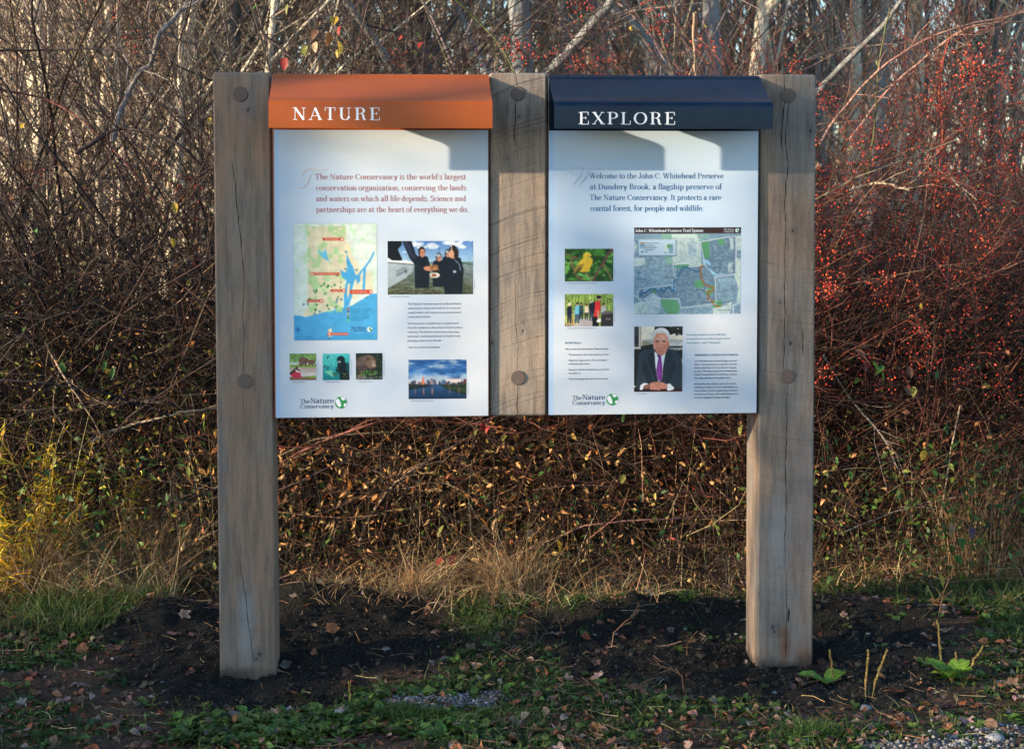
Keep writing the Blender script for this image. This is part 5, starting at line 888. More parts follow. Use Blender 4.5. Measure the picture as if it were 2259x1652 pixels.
bush_far_left = bush('leafless tangled bush beyond the left edge, dark arching stems', -5.2, -2.3, 1.7, 3.6, 70, (2.2, 4.2), (10, 65), dark, 1000, 50, 60)
bush_left = bush('dense leafless dark bush left of the left post, the tallest tangle', -2.5, -1.2, 1.5, 3.2, 330, (2.6, 4.6), (10, 85), dark, 5000, 90, 160, ('olive', 'green', 'yellow'), rad=(.0025, .0085))
bush_left2 = bush('dark arching bush directly behind the left post', -1.3, -.3, 1.5, 3.1, 200, (2.6, 4.2), (10, 85), dark, 3300, 150, 120, ('olive', 'yellow', 'red'), rad=(.0025, .008))
bush_mid = bush('brown bush with red hips and yellow leaves behind the orange hood', -.4, .6, 1.6, 3.2, 90, (2.2, 3.5), (8, 60), mixd * .6, 1900, 700, 160, ('olive', 'yellow', 'orange', 'red'), (1.7, 2.7))
bush_mid2 = bush('brown bush with dark red hips behind the navy hood', .5, 1.6, 1.6, 3.3, 95, (2.0, 3.2), (8, 60), mixd * .6, 1900, 900, 60, ('olive', 'red'), (1.7, 2.6))
bush_right = bush('reddish bush loaded with scarlet hips right of the right post', 1.5, 2.5, 1.4, 3.2, 170, (1.9, 3.0), (8, 65), red * .9, 5000, 9000, 420, ('olive', 'red', 'brown'), (.9, 2.35), -.02)
bush_right2 = bush('reddish bush with scattered hips at the right edge', 2.3, 3.5, 1.5, 3.4, 150, (1.8, 2.9), (8, 65), red * .9, 3800, 5600, 240, ('olive', 'brown'), (.8, 2.3), -.05)
bush_far_right = bush('low brown bush beyond the right edge', 3.3, 6.0, 1.6, 3.6, 150, (1.6, 2.8), (8, 65), mixd, 2000, 200, 100)

# ---- lower undergrowth: dead stems, brown leaves, straw (nobody could count it)
n = 15000
x = rng.uniform(-3.6, 4.6, n); y = 1.25 + rng.beta(1.3, 2.0, n) * 2.1; hmax = np.clip(1.25 + .15 * np.sin(x * 2.1) - .25 * (y < 1.5), .3, 1.6)
z = rng.uniform(0, 1, n) ** .8 * hmax * np.clip((y - 1.15) * 2.6, .25, 1)
P = grow(np.stack([x, y, z + .03], 1), rdir(n, .2) * np.array([1, .6, 1]), rng.uniform(.12, .5, n), 4, .22, .02)
w1 = tubes(P, taper(n, 4, rng.uniform(.0011, .0027, n), .5), 3, vary(np.array([[.075, .042, .025], [.12, .07, .04], [.045, .025, .018], [.26, .17, .10], [.08, .034, .02]]), n, .35, .1))
V, Fs, Cc = join_np([w1]); n = 8000; x = rng.uniform(-3.6, 4.6, n); y = 1.45 + rng.uniform(0, 1, n) * 1.8; z = rng.uniform(.8, 1.75, n) - .15 * (x > 1.4)
P = grow(np.stack([x, y, z], 1), rdir(n, .1) * np.array([1, .6, 1]), rng.uniform(.15, .6, n), 4, .2, .0); w2 = tubes(P, taper(n, 4, rng.uniform(.0010, .0024, n), .5), 3, np.where((x > 1.3)[:, None], vary(red * .6, n, .35, .1), vary(dark, n, .35, .1)))
V, Fs, Cc = join_np([w1, w2]); tag(mesh_np('dead_undergrowth', V, Fs, M_twig, Cc, True), 'low mass of dead twigs filling the thicket below the boards', None, None, 'stuff')
n = 52000
x = rng.uniform(-3.6, 4.6, n); y = 1.3 + rng.beta(1.2, 2.0, n) * 2.2; z = rng.uniform(0, 1, n) ** .85 * np.clip((y - 1.1) * 2.4, .2, 1) * 1.35
pal = np.array([[.13, .06, .03], [.07, .035, .02], [.22, .11, .045], [.04, .022, .015], [.11, .035, .02]])
C = vary(pal, n, .35, .12); oc = (np.exp(-((x + .1) / .9) ** 2 - ((z - .38) / .40) ** 2) > rng.uniform(0, 1.0, n)) & (y < 2.4); C[oc] = vary(np.array([[.50, .17, .035], [.38, .12, .025], [.50, .28, .06], [.28, .09, .03]]), oc.sum(), .25, .1)
gd = (z < .62) & (rng.uniform(0, 1, n) < .62 * np.exp(-((x - .0) / 1.5) ** 2)); y = np.where(gd, 1.12 + (y - 1.3) * .8, y); fade_ = 0; C[gd] = vary(np.array([[.46, .25, .09], [.52, .32, .12], [.38, .17, .06]]), gd.sum(), .25, .08)  # golden leaves below the boards; the tint also stands for warm sunlight there
lf = (x < -.6) & (z < 1.05) & (rng.uniform(0, 1, n) < .5 * np.clip(-x - .4, 0, 1)); C[lf] = vary(np.array([[.50, .36, .05], [.24, .24, .04], [.40, .22, .05]]), lf.sum(), .3, .1)
L = rng.uniform(.012, .036, n) * np.where(oc, 1.4, 1); v, f, c = leaves(np.stack([x, y, z + .02], 1), rdir(n, -.2), rdir(n), L, L * rng.uniform(.3, .65, n) * np.where(oc, .7, 1), C, .3, .3)
tag(mesh_np('withered_foliage', v, f, M_dry, c), 'withered brown and orange foliage low in the thicket', None, None, 'stuff')
n = 5200
x = rng.uniform(-2.9, 3.8, n); y = rng.uniform(1.15, 1.9, n); z = rng.uniform(0, 1.3, n) * np.clip((y - 1.0) * 1.9, .15, 1); keep = rng.uniform(0, 1, n) < (.35 + .65 * fbm(x * 2.2, z * 2.2, 3, 77)) * np.where(x > 1.6, 1, np.where(x < -.9, .9, .55)); x, y, z = x[keep], y[keep], z[keep]; n = len(x)
xa = np.concatenate([rng.normal(2.45, .25, 420), rng.normal(-1.35, .35, 420)]); ya = rng.uniform(.95, 1.4, 840); za = rng.uniform(.05, .62, 840); x = np.concatenate([x, xa]); y = np.concatenate([y, ya]); z = np.concatenate([z, za]); n = len(x)
L = rng.uniform(.02, .045, n); v, f, c = leaves(np.stack([x, y, z + .02], 1), rdir(n, .2), rdir(n, 1), L, L * .5, vary(np.array([[.06, .12, .025], [.10, .16, .03], [.16, .18, .035], [.04, .09, .03]]), n, .3, .1), .15, .1)
tag(mesh_np('green_leaves', v, f, M_leaf, c), 'scattered small green leaves of climbers in the thicket', None, None, 'stuff')

# ---- grasses
def straw_at(n, fx, fy, h, wd, pal, bend=(.15, .7), lean=.35, bias=(0, 0), K=5):
    x, y = fx(n), fy(n); P = np.stack([x, y, hgt(x, y) - .005], 1); D = rng.normal(0, lean, (n, 3)); D[:, 2] = 1; D[:, 0] += bias[0]; D[:, 1] += bias[1]
    return blades(P, D, rng.uniform(*h, n), rng.uniform(*wd, n), vary(pal, n, .25, .08), rng.uniform(*bend, n), K)
STRAW = np.array([[.54, .35, .165], [.42, .25, .11], [.62, .45, .25], [.28, .16, .08]])
U = lambda a, b: (lambda n: rng.uniform(a, b, n))
def edge_y(n): return 1.12 + rng.beta(1.5, 2.5, n) * .9
parts = [straw_at(4600, U(-2.6, 3.6), edge_y, (.05, .30), (.002, .0045), STRAW, (.3, 1.1), .85), straw_at(1500, U(-2.4, 3.4), U(1.3, 2.2), (.4, .95), (.002, .004), STRAW, (.05, .5), .22), straw_at(1100, U(-.35, 1.1), U(.75, 1.35), (.06, .24), (.002, .004), STRAW, (.3, .9), .8), straw_at(2600, U(-2.4, -.9), U(1.0, 1.6), (.15, .45), (.002, .0045), STRAW, (.2, .9), .5)]
V, Fs, Cc = join_np(parts); tag(mesh_np('dead_grass', V, Fs, M_dry, Cc), 'bleached dead grass along the foot of the thicket', None, None, 'stuff')
def grassy(n, x0, x1, y0, y1):
    x = rng.uniform(x0, x1, n * 3); y = rng.uniform(y0, y1, n * 3); p = (fbm(x * 2.3, y * 2.3, 4, 61) - .34) * 5 * (1 - soil_mask(x, y) * .97) * (1 - gravel_mask(x, y) * .9); k = rng.uniform(0, 1, n * 3) < p; return x[k][:n], y[k][:n]
GREEN = np.array([[.05, .095, .02], [.075, .13, .025], [.11, .16, .035], [.035, .07, .02], [.20, .20, .06]])
gp = []
for (n, x0, x1, y0, y1, h) in ((15000, -2.4, 3.4, -1.35, 1.15, (.02, .07)), (3500, -2.4, -.9, .55, 1.5, (.06, .20)), (1800, .0, .5, -.62, -.4, (.02, .05)), (1800, 1.6, 3.2, .2, 1.2, (.05, .16)), (500, .1, .9, .35, .9, (.05, .12))):
    x, y = grassy(n, x0, x1, y0, y1); m = len(x); P = np.stack([x, y, hgt(x, y) - .004], 1); D = rng.normal(0, .55, (m, 3)); D[:, 2] = 1
    gp.append(blades(P, D, rng.uniform(*h, m), rng.uniform(.0018, .0042, m), vary(GREEN, m, .25, .1), rng.uniform(.1, .8, m), 4))
V, Fs, Cc = join_np(gp); tag(mesh_np('grass', V, Fs, M_leaf, Cc), 'short green grass growing in patches round the dug soil', None, None, 'stuff')
# low weeds: little rosettes of broad leaves
def weeds(nr, x0, x1, y0, y1, s, seed, pal=GREEN[:4]):
    x, y = grassy(nr, x0, x1, y0, y1); m = len(x); k = 6; X = np.repeat(x, k) + rng.normal(0, .01, m * k); Y = np.repeat(y, k) + rng.normal(0, .01, m * k); a = rng.uniform(0, 6.28, m * k); el = rng.uniform(.1, .9, m * k)
    D = np.stack([np.cos(a), np.sin(a), el], 1); L = np.repeat(rng.uniform(*s, m), k) * rng.uniform(.6, 1.2, m * k)
    up = np.tile([0, 0, 1.], (m * k, 1)) + rng.normal(0, .3, (m * k, 3))
    return leaves(np.stack([X, Y, hgt(X, Y) + .004], 1), D, up, L, L * rng.uniform(.4, .7, m * k), np.repeat(vary(pal, m, .25, .1), k, 0), .12, .2)
V, Fs, Cc = join_np([weeds(2300, -2.4, 3.4, -1.35, .9, (.016, .042), 1), weeds(420, -.7, .3, -.75, -.1, (.025, .055), 2, GREEN[1:3]), weeds(160, 1.2, 2.6, .2, .9, (.02, .05), 3), weeds(200, -2, -.6, -.3, .6, (.015, .035), 4)])
tag(mesh_np('low_weeds', V, Fs, M_leaf, Cc), 'clover and small broad leaved weeds in the foreground turf', None, None, 'stuff')
# litter
def lit_pos(n, x0, x1, y0, y1, ps=.15):
    x = rng.uniform(x0, x1, n); y = rng.uniform(y0, y1, n); p = (1 - soil_mask(x, y) * (1 - ps)) * (.35 + .9 * fbm(x * 3, y * 3, 3, 91)) * (1 - .6 * gravel_mask(x, y)); k = rng.uniform(0, 1, n) < p; return x[k], y[k]
x, y = lit_pos(13000, -2.4, 3.4, -1.35, 1.4, .07); m = len(x); D = rdir(m) * np.array([1, 1, .35]); N3 = np.tile([0, 0, 1.], (m, 1)) + rng.normal(0, .45, (m, 3)); L = rng.uniform(.012, .042, m)
lp = [leaves(np.stack([x, y, hgt(x, y) + rng.uniform(.003, .018, m)], 1), D, N3, L, L * rng.uniform(.4, .9, m), vary(np.array([[.12, .06, .036], [.18, .10, .065], [.08, .042, .03], [.22, .15, .115], [.20, .075, .035]]), m, .3, .1), .14, .28)]
x, y = lit_pos(2600, -2.4, 3.4, -1.35, 1.5, .3); m = len(x); a = rng.uniform(0, 6.28, m); L = rng.uniform(.02, .11, m); D = np.stack([np.cos(a), np.sin(a), rng.normal(.04, .08, m)], 1)
P = np.stack([x, y, hgt(x, y) + .008], 1)[:, None] + D[:, None] * L[:, None, None] * np.linspace(0, 1, 3)[None, :, None] + rng.normal(0, .003, (m, 3, 3)); lp.append(tubes(P, np.full((m, 3), .0011), 3, vary(STRAW * .45, m, .4, .1)))
V, Fs, Cc = join_np(lp); tag(mesh_np('leaf_litter', V, Fs, M_dry, Cc), 'small brown leaf litter and straws scattered on the ground', None, None, 'stuff')
# soil crumbs and gravel
n = 60000; x = rng.uniform(-1.6, 2.7, n); y = rng.uniform(-.8, 1.2, n); k = rng.uniform(0, 1, n) < soil_mask(x, y); x, y = x[k][:14000], y[k][:14000]; m = len(x); r = .0018 + .0045 * rng.uniform(0, 1, m) ** 3 + .012 * (rng.uniform(0, 1, m) > .993)
o = lumps(np.stack([x, y, hgt(x, y) + r * .3], 1), r, vary((.026, .022, .017), m, .25, .06), .8, .2); tag(mesh_np('soil_crumbs', o[0], o[1], M_stone, o[2], False), 'loose crumbs and clods of dark soil round the posts', None, None, 'stuff')
n = 40000; x = rng.uniform(-.4, 2.8, n); y = rng.uniform(-1.35, 0, n); k = rng.uniform(0, 1, n) < gravel_mask(x, y) * 1.; x, y = x[k][:5200], y[k][:5200]; xx = rng.uniform(-2.2, 3, 260); yy = rng.uniform(-1.3, .6, 260); x = np.concatenate([x, xx]); y = np.concatenate([y, yy]); m = len(x); r = .0022 + .0075 * rng.uniform(0, 1, m) ** 2.5
o = lumps(np.stack([x, y, hgt(x, y) + r * .4], 1), r, vary(np.array([[.22, .21, .20], [.15, .145, .145], [.28, .26, .24], [.13, .11, .10]]), m, .3, .05), .65, .28); tag(mesh_np('gravel', o[0], o[1], M_stone, o[2], True), 'small pale gravel showing through the litter', None, None, 'stuff')

# ---- named canes and sticks that stand out in the tangle
TONE = {'grey': (.20, .17, .15), 'dark': (.055, .035, .03), 'red': (.17, .055, .04), 'tan': (.34, .23, .15), 'straw': (.36, .27, .18), 'rose': (.36, .19, .135), 'bright': (.40, .06, .035), 'green': (.11, .11, .035)}
for nm, lab, tone, r, P in CANE_TABLE:
    p3 = np.array(P); q = []
    for i in range(len(p3) - 1):
        p0 = p3[max(0, i - 1)]; p1, p2 = p3[i], p3[i + 1]; p4 = p3[min(len(p3) - 1, i + 2)]
        for t in np.arange(5) / 5: q.append(.5 * (2 * p1 + (p2 - p0) * t + (2 * p0 - 5 * p1 + 4 * p2 - p4) * t * t + (3 * p1 - p0 - 3 * p2 + p4) * t ** 3))
    q.append(p3[-1]); q = np.array(q); q[1:-1] += rng.normal(0, r * .25, (len(q) - 2, 3)); K = len(q)
    o = [tubes(q[None], (r * np.linspace(1, .55, K) * (1 + rng.normal(0, .06, K)))[None], 8, np.array([TONE[tone]]))]
    m = max(2, K // 3); b, t, _ = off_paths(q[None], m, .15, .95); tw = grow(b, t / np.linalg.norm(t, axis=1, keepdims=True) + rdir(m) * .8, rng.uniform(.06, .30, m), 5, .15, 0.); o.append(tubes(tw, taper(m, 5, np.full(m, r * .35), .5), 4, np.tile(TONE[tone], (m, 1))))
    V, Fs, Cc = join_np(o); name = {'limb': 'bramble_limb', 'arch': 'arching_branch', 'cane': 'rose_cane', 'stick': 'dry_stick', 'branch': 'forked_branch', 'twig': 'crooked_twig', 'stem': 'dead_stem'}[nm]
    tag(mesh_np(name, V, Fs, M_twig, Cc, True), lab, name.split('_')[1], 'branches that stand out in the thicket')
# ---- large leaves still hanging, each its own piece of its bush
def big_leaf_mesh(seed, kind):
    r_ = np.random.default_rng(seed); n = 7; t = np.linspace(0, 1, n); wd = {'oval': np.sin(np.pi * t ** .8) ** .8 * .30, 'narrow': np.sin(np.pi * t ** .8) * .17}[kind]
    cv = r_.uniform(.1, .5); z = -cv * t ** 2 * .5; sw = r_.normal(0, .08) * t ** 2
    V = []; 
    for i in range(n): V += [(t[i], -wd[i] + sw[i], z[i] + wd[i] * .45), (t[i], sw[i], z[i]), (t[i], wd[i] + sw[i], z[i] + wd[i] * .45)]
    F = [(i * 3 + k, i * 3 + 3 + k, i * 3 + 4 + k, i * 3 + 1 + k) for i in range(n - 1) for k in (0, 1)]
    return np.array(V), np.array(F)
LM = {}
for c in LEAFC:
    for k, kind in enumerate(('oval', 'narrow')):
        V, F_ = big_leaf_mesh(len(LM), kind); cc = np.array(LEAFC[c]); sp = rng.normal(0, .15, (len(V), 1)); LM[c, k] = mesh_np('leaf', V, F_, M_leaf, np.clip(cc * np.exp(sp), 0, 1), True, None, False)
for tab, ch in ((LEAF_TOP, None), (LEAF_MID, None), (LEAF_RIGHT, None)):
    for (p, s, c) in tab:
        x = p[0]; par = bush_left if x < -1.2 else bush_left2 if x < -.35 else bush_mid if x < .55 else bush_mid2 if x < 1.4 else bush_right if x < 2.35 else bush_right2
        o = share('leaf', LM[c, int(rng.integers(0, 2)) if c in ('green', 'olive') else 0], par, Vector(p) - par.location, (rng.uniform(-.6, .6), rng.uniform(.4, 1.5), rng.uniform(-2.6, -.4)), s)

# ---- fallen leaves one can pick out
def lobed(seed, lobes, depth):
    r_ = np.random.default_rng(seed); n = 26; a = np.linspace(0, 2 * np.pi, n, endpoint=False); r = .5 * (1 - depth * (.5 + .5 * np.cos(a * lobes))) * (1 + r_.normal(0, .06, n)); r *= 1 + .35 * np.cos(a) * .6
    cz = r_.uniform(.15, .5); f = lambda x, y: cz * (x * x * 1.2 - .3 * y * y) + .25 * np.abs(y) * r_.choice([1, -.3]) + .05 * np.sin(9 * x + seed)
    xo, yo = r * np.cos(a), r * np.sin(a) * .8; V = [(0, 0, f(0, 0))] + [(x * .55, y * .55, f(x * .55, y * .55)) for x, y in zip(xo, yo)] + [(x, y, f(x, y)) for x, y in zip(xo, yo)]
    F3 = np.array([(0, 1 + i, 1 + (i + 1) % n) for i in range(n)]); F4 = np.array([(1 + i, 1 + n + i, 1 + n + (i + 1) % n, 1 + (i + 1) % n) for i in range(n)])
    st = np.array([(-.25, 0, .02), (-.5, .02, .05), (-.75, .0, .0)]); v, f4, _ = tubes(st[None], np.full((1, 3), .012), 3, None)
    k = len(V); return np.vstack([V, v]), [F3, np.concatenate([F4, f4 + k])]
def leaf_tone(l):
    for k, c in (('buff', (.34, .22, .15)), ('rust', (.27, .08, .04)), ('russet', (.32, .10, .04)), ('orange', (.40, .15, .06)), ('salmon', (.42, .20, .15)), ('dark', (.10, .055, .04)), ('purple', (.14, .08, .09)), ('plum', (.13, .06, .07)), ('red', (.26, .07, .05)), ('pink', (.30, .18, .15)), ('grey', (.20, .15, .13)), ('pale', (.34, .27, .23)), ('tan', (.34, .21, .14))):
        if k in l: return c
    return (.20, .11, .07)
proto = [lobed(50 + k, [5, 3, 7, 1, 5, 1][k], [.35, .2, .4, .1, .45, .15][k]) for k in range(6)]; ps = []
x, y = lit_pos(800, -2.2, 3.2, -1.3, 1.3, .25)
for k in range(len(x)):
    V, F_ = proto[k % 6]; s = rng.uniform(.028, .062); a, b_, g_ = rng.uniform(0, 6.28), rng.uniform(-.5, .5), rng.uniform(-.4, .4); ca, sa = math.cos(a), math.sin(a)
    v = V * s; v = np.stack([v[:, 0], v[:, 1] * math.cos(b_) - v[:, 2] * math.sin(b_), v[:, 1] * math.sin(b_) + v[:, 2] * math.cos(b_)], 1); v = np.stack([v[:, 0] * ca - v[:, 1] * sa, v[:, 0] * sa + v[:, 1] * ca, v[:, 2] + g_ * v[:, 0]], 1)
    ps.append((v + [x[k], y[k], float(hgt(x[k], y[k])) + .008], F_, np.repeat(vary(np.array([[.17, .09, .055], [.24, .15, .11], [.10, .055, .04], [.26, .10, .045], [.28, .20, .16]]), 1, .3), len(v), 0)))
V, Fs, Cc = join_np(ps); tag(mesh_np('autumn_leaf_litter', V, Fs, M_dry, Cc, True), 'lobed brown autumn leaves strewn over the ground', None, None, 'stuff')
for i, (x, y, s, lab) in enumerate(FALLEN):
    V, F_ = lobed(i, [5, 3, 7, 1, 5][i % 5], [.35, .2, .4, .1, .45][i % 5]); c = np.array(leaf_tone(lab)); cc = np.clip(c * np.exp(rng.normal(0, .14, (len(V), 1))), 0, 1)
    o = mesh_np('fallen_leaf', V, F_, M_dry, cc, True); tag(o, lab, 'leaf', 'fallen leaves on the ground')
    up = 'standing' in lab or 'edge' in lab
    o.location = (x, y, float(hgt(x, y)) + (.35 * s if up else .012)); o.scale = (s, s, s); o.rotation_euler = ((1.2 if up else rng.uniform(-.3, .45)), rng.uniform(-.25, .25), rng.uniform(0, 6.28) if not up else rng.uniform(-.5, .5))
# ---- plantains with seed spikes
def plantain(name, loc, label, spikes, lvs, size):
    e = empty(name, (loc[0], loc[1], float(hgt(*loc))), label, 'plant', 'plants with upright seed spikes')
    for (dx, dy, h, lx, ly) in spikes:
        t = np.linspace(0, 1, 9)[:, None]; bend = t ** 1.7; P = np.array([dx, dy, -.005]) + np.concatenate([lx * bend, ly * bend, h * t], 1) + rng.normal(0, .0012, (9, 3)); o = [tubes(P[None], np.full((1, 9), .0017), 5, np.array([[.20, .20, .06]]))]
        nn = int(h * 1500); tt = rng.uniform(.22, 1, nn); q = np.stack([np.interp(tt, t[:, 0], P[:, k]) for k in range(3)], 1) + rdir(nn) * .0030
        o.append(lumps(q, np.full(nn, .0019), vary(np.array([[.36, .22, .06], [.24, .13, .045], [.30, .26, .07]]), nn, .25, .1), 1, .2))
        V, Fs, Cc = join_np(o); mesh_np('seed_spike', V + np.array(e.location), Fs, M_dry, Cc, True, e)
    for i in range(lvs):
        n = 8; t = np.linspace(0, 1, n); wd = np.sin(np.pi * np.clip(t * .93 + .04, 0, 1)) ** .65 * .36; a = i * 2.4 + .6; el = .75 - .6 * (i % 2) if lvs > 2 else .55
        V = []
        for k in range(n):
            r = t[k]; zz = math.sin(el) * r - .35 * r * r * (1 - el * .5)
            for u in (-1, -.5, 0, .5, 1): V.append((r * math.cos(el * .8), u * wd[k], zz + abs(u) * wd[k] * .35 + .02 * math.sin(k * 2 + u * 5)))
        V = np.array(V) * size * (.8 + .4 * rng.uniform()); c, s_ = math.cos(a), math.sin(a); V = np.stack([V[:, 0] * c - V[:, 1] * s_, V[:, 0] * s_ + V[:, 1] * c, V[:, 2]], 1)
        F_ = np.array([(k * 5 + u, k * 5 + u + 1, k * 5 + u + 6, k * 5 + u + 5) for k in range(n - 1) for u in range(4)])
        mesh_np('leaf', V + np.array(e.location) + [0, 0, .006], F_, M_leaf, np.clip(np.array([.15, .28, .035]) * np.exp(rng.normal(0, .1, (len(V), 1))), 0, 1), True, e)
    return e
plantain('plantain', (1.545, -.20), 'plantain with one broad leaf and one seed spike, nearest the right post', [(.03, .02, .125, -.015, 0)], 2, .105)
plantain('plantain', (1.648, -.38), 'leafless plantain with two leaning seed spikes among brown leaves', [(-.012, 0, .175, .008, 0), (.012, 0, .170, .055, .01)], 0, .05)
plantain('plantain', (2.00, -.19), 'bright green plantain rosette with three seed spikes at the far right', [(-.012, .06, .20, -.012, .02), (.04, .05, .09, .0, .01), (.06, .0, .125, .06, 0)], 7, .10)
plantain('plantain', (-.141, -.289), 'single short seed spike in the weeds right of the left post', [(0, 0, .085, -.006, 0)], 0, .05)
for (x, y, r, lab) in ((1.605, -.49, .019, 'smooth dark flat stone beside the plantain spikes'), (1.93, -.83, .024, 'angular grey stone in the gravel at the right'), (2.26, -.44, .022, 'blue grey stone near the right edge'), (.06, -.30, .016, 'whitish stone at the left end of the gravel patch'), (-.02, .28, .014, 'blue grey stone half sunk in the dark mound'), (1.32, -.80, .014, 'small pale stone at the bottom right of centre'), (.24, -.62, .016, 'rounded grey stone near the bottom centre')):
    V = ICV.copy(); F_ = ICF
    mid = {}; Vl = [tuple(v) for v in V]; Fn = []
    def mp(a, b):
        k = (min(a, b), max(a, b))
        if k not in mid: m_ = (np.array(Vl[a]) + np.array(Vl[b])) / 2; Vl.append(tuple(m_ / np.linalg.norm(m_))); mid[k] = len(Vl) - 1
        return mid[k]
    for a, b_, c in F_: ab, bc, ca = mp(a, b_), mp(b_, c), mp(c, a); Fn += [(a, ab, ca), (ab, b_, bc), (ca, bc, c), (ab, bc, ca)]
    V = np.array(Vl); V = V * (1 + rng.normal(0, .07, (len(V), 1))) * np.array([1.3, 1, .6]) * r
    tag(mesh_np('stone', V + np.array([x, y, float(hgt(x, y)) + r * .25]), np.array(Fn), M_stone, np.tile(np.array([.17, .17, .18]) * rng.uniform(.8, 1.5), (len(V), 1)), True), lab, 'stone', 'stones lying on the ground')
# ---- grass tufts and goldenrod
def tuft(name, x, y, n, h, spread, pal, label, bias=(0, 0), cat='grass tuft', bend=(.3, .9), lean=.3):
    px = x + rng.normal(0, spread, n); py = y + rng.normal(0, spread * .6, n); P = np.stack([px, py, hgt(px, py)], 1); D = rng.normal(0, lean, (n, 3)); D[:, 2] = 1; D[:, 0] += bias[0] + (px - x) * 2; D[:, 1] += bias[1]
    v, f, c = blades(P, D, rng.uniform(*h, n), rng.uniform(.0018, .004, n), vary(pal, n, .22, .07), rng.uniform(*bend, n), 6)
    return tag(mesh_np(name, v, f, M_dry, c), label, cat, 'tufts standing at the edge of the thicket')
tuft('grass_tuft', .52, 1.12, 460, (.16, .38), .06, STRAW, 'drooping tuft of straw coloured grass below the middle timber', (-.25, -.1))
tuft('grass_tuft', .12, 1.06, 420, (.12, .30), .05, STRAW, 'small pale tuft of dead grass at the right end of the left mound', (.15, -.1))
tuft('grass_tuft', -1.50, 1.28, 520, (.25, .52), .05, STRAW, 'tall bleached tuft of dead grass near the left edge', (.05, -.05))
tuft('grass_tuft', -1.02, 1.38, 420, (.25, .55), .06, STRAW, 'upright dead grass tuft left of the left post', (.1, 0), bend=(.05, .5))
tuft('grass_tuft', -1.35, .98, 380, (.08, .2), .10, GREEN[1:4], 'green grass tuft at the left edge of the soil', (.1, -.1))
tuft('grass_tuft', .07, -.50, 1100, (.03, .075), .05, GREEN[:2], 'dense bright green grass cushion in the middle foreground', (0, 0), lean=.5)
tuft('grass_tuft', 1.36, -.74, 700, (.03, .075), .06, GREEN[:2], 'green grass cushion in the right foreground', (0, 0), lean=.5)
tuft('grass_tuft', 2.62, 1.32, 200, (.35, .75), .10, STRAW * .55, 'upright grey straw tuft at the right edge', (0, 0), bend=(.05, .4), lean=.15)
def golden(x, y, h, label):
    e = empty('goldenrod', (x, y, 0), label, 'wildflower', 'yellow goldenrod plants at the left edge'); ns = 9
    P = grow(np.stack([x + rng.normal(0, .08, ns), y + rng.normal(0, .06, ns), np.full(ns, 0)], 1), np.stack([rng.normal(0, .18, ns), rng.normal(0, .1, ns), np.ones(ns)], 1), rng.uniform(.75, 1.05, ns) * h, 9, .05, .01)
    v, f, c = tubes(P, taper(ns, 9, np.full(ns, .0028), .5), 4, vary((.30, .22, .08), ns)); stuffpart(mesh_np('stems', v, f, M_twig, c, True, e))
    nl = 430; b, t, _ = off_paths(P, nl, .15, 1.); D = rdir(nl) * np.array([1, 1, .5]) + np.array([0, 0, .1]); v, f, c = blades(b, D, rng.uniform(.04, .10, nl), rng.uniform(.006, .011, nl), vary(np.array([[.72, .46, .02], [.64, .36, .02], [.48, .42, .03], [.75, .55, .06]]), nl, .2, .08), rng.uniform(.3, 1.1, nl), 5); stuffpart(mesh_np('leaves', v, f, M_leaf, c, False, e))
golden(-1.66, 1.22, .88, 'tallest yellow goldenrod, its curled leaves lit at the left edge'); golden(-1.50, 1.42, .72, 'yellow goldenrod standing just right of the tallest one'); golden(-1.68, 1.08, .48, 'short goldenrod low at the left edge, clear yellow'); golden(-1.30, 1.40, .55, 'thin greenish yellow goldenrod deeper in the tangle at the left'); golden(-1.98, 1.3, .9, 'goldenrod just beyond the left edge of the picture')
n = 26
for k, (x, y, h, lab) in enumerate(((.84, .30, .16, 'dry brown weed stem standing on the soil between the boards'), (1.02, -.28, .15, 'dry weed stem in the foreground below the navy board'), (.66, .42, .13, 'pale dead stem rising from the soil under the navy board'), (1.10, .12, .12, 'crooked dead stem on the soil left of the right post'), (.72, -.42, .10, 'short rusty stem near the bottom centre'), (2.2, .55, .22, 'thin dead stem at the right end of the soil'))):
    P = grow(np.array([[x, y, float(hgt(x, y)) - .01]]), np.array([[rng.normal(0, .25), 0, 1.]]), np.array([h]), 7, .08, 0.); o = [tubes(P, taper(1, 7, np.array([.0022]), .5), 5, np.array([[.26, .13, .07]]))]; m = 7; b, t, _ = off_paths(P, m, .3, 1); o.append(tubes(grow(b, t / np.linalg.norm(t, axis=1, keepdims=True) + rdir(m) * .7, rng.uniform(.02, .06, m), 3, .1, 0), np.full((m, 3), .0010), 3, np.tile([.26, .14, .08], (m, 1))))
    V, Fs, Cc = join_np(o); tag(mesh_np('weed_stem', V, Fs, M_dry, Cc, True), lab, 'stem', 'dead weed stems on the ground')

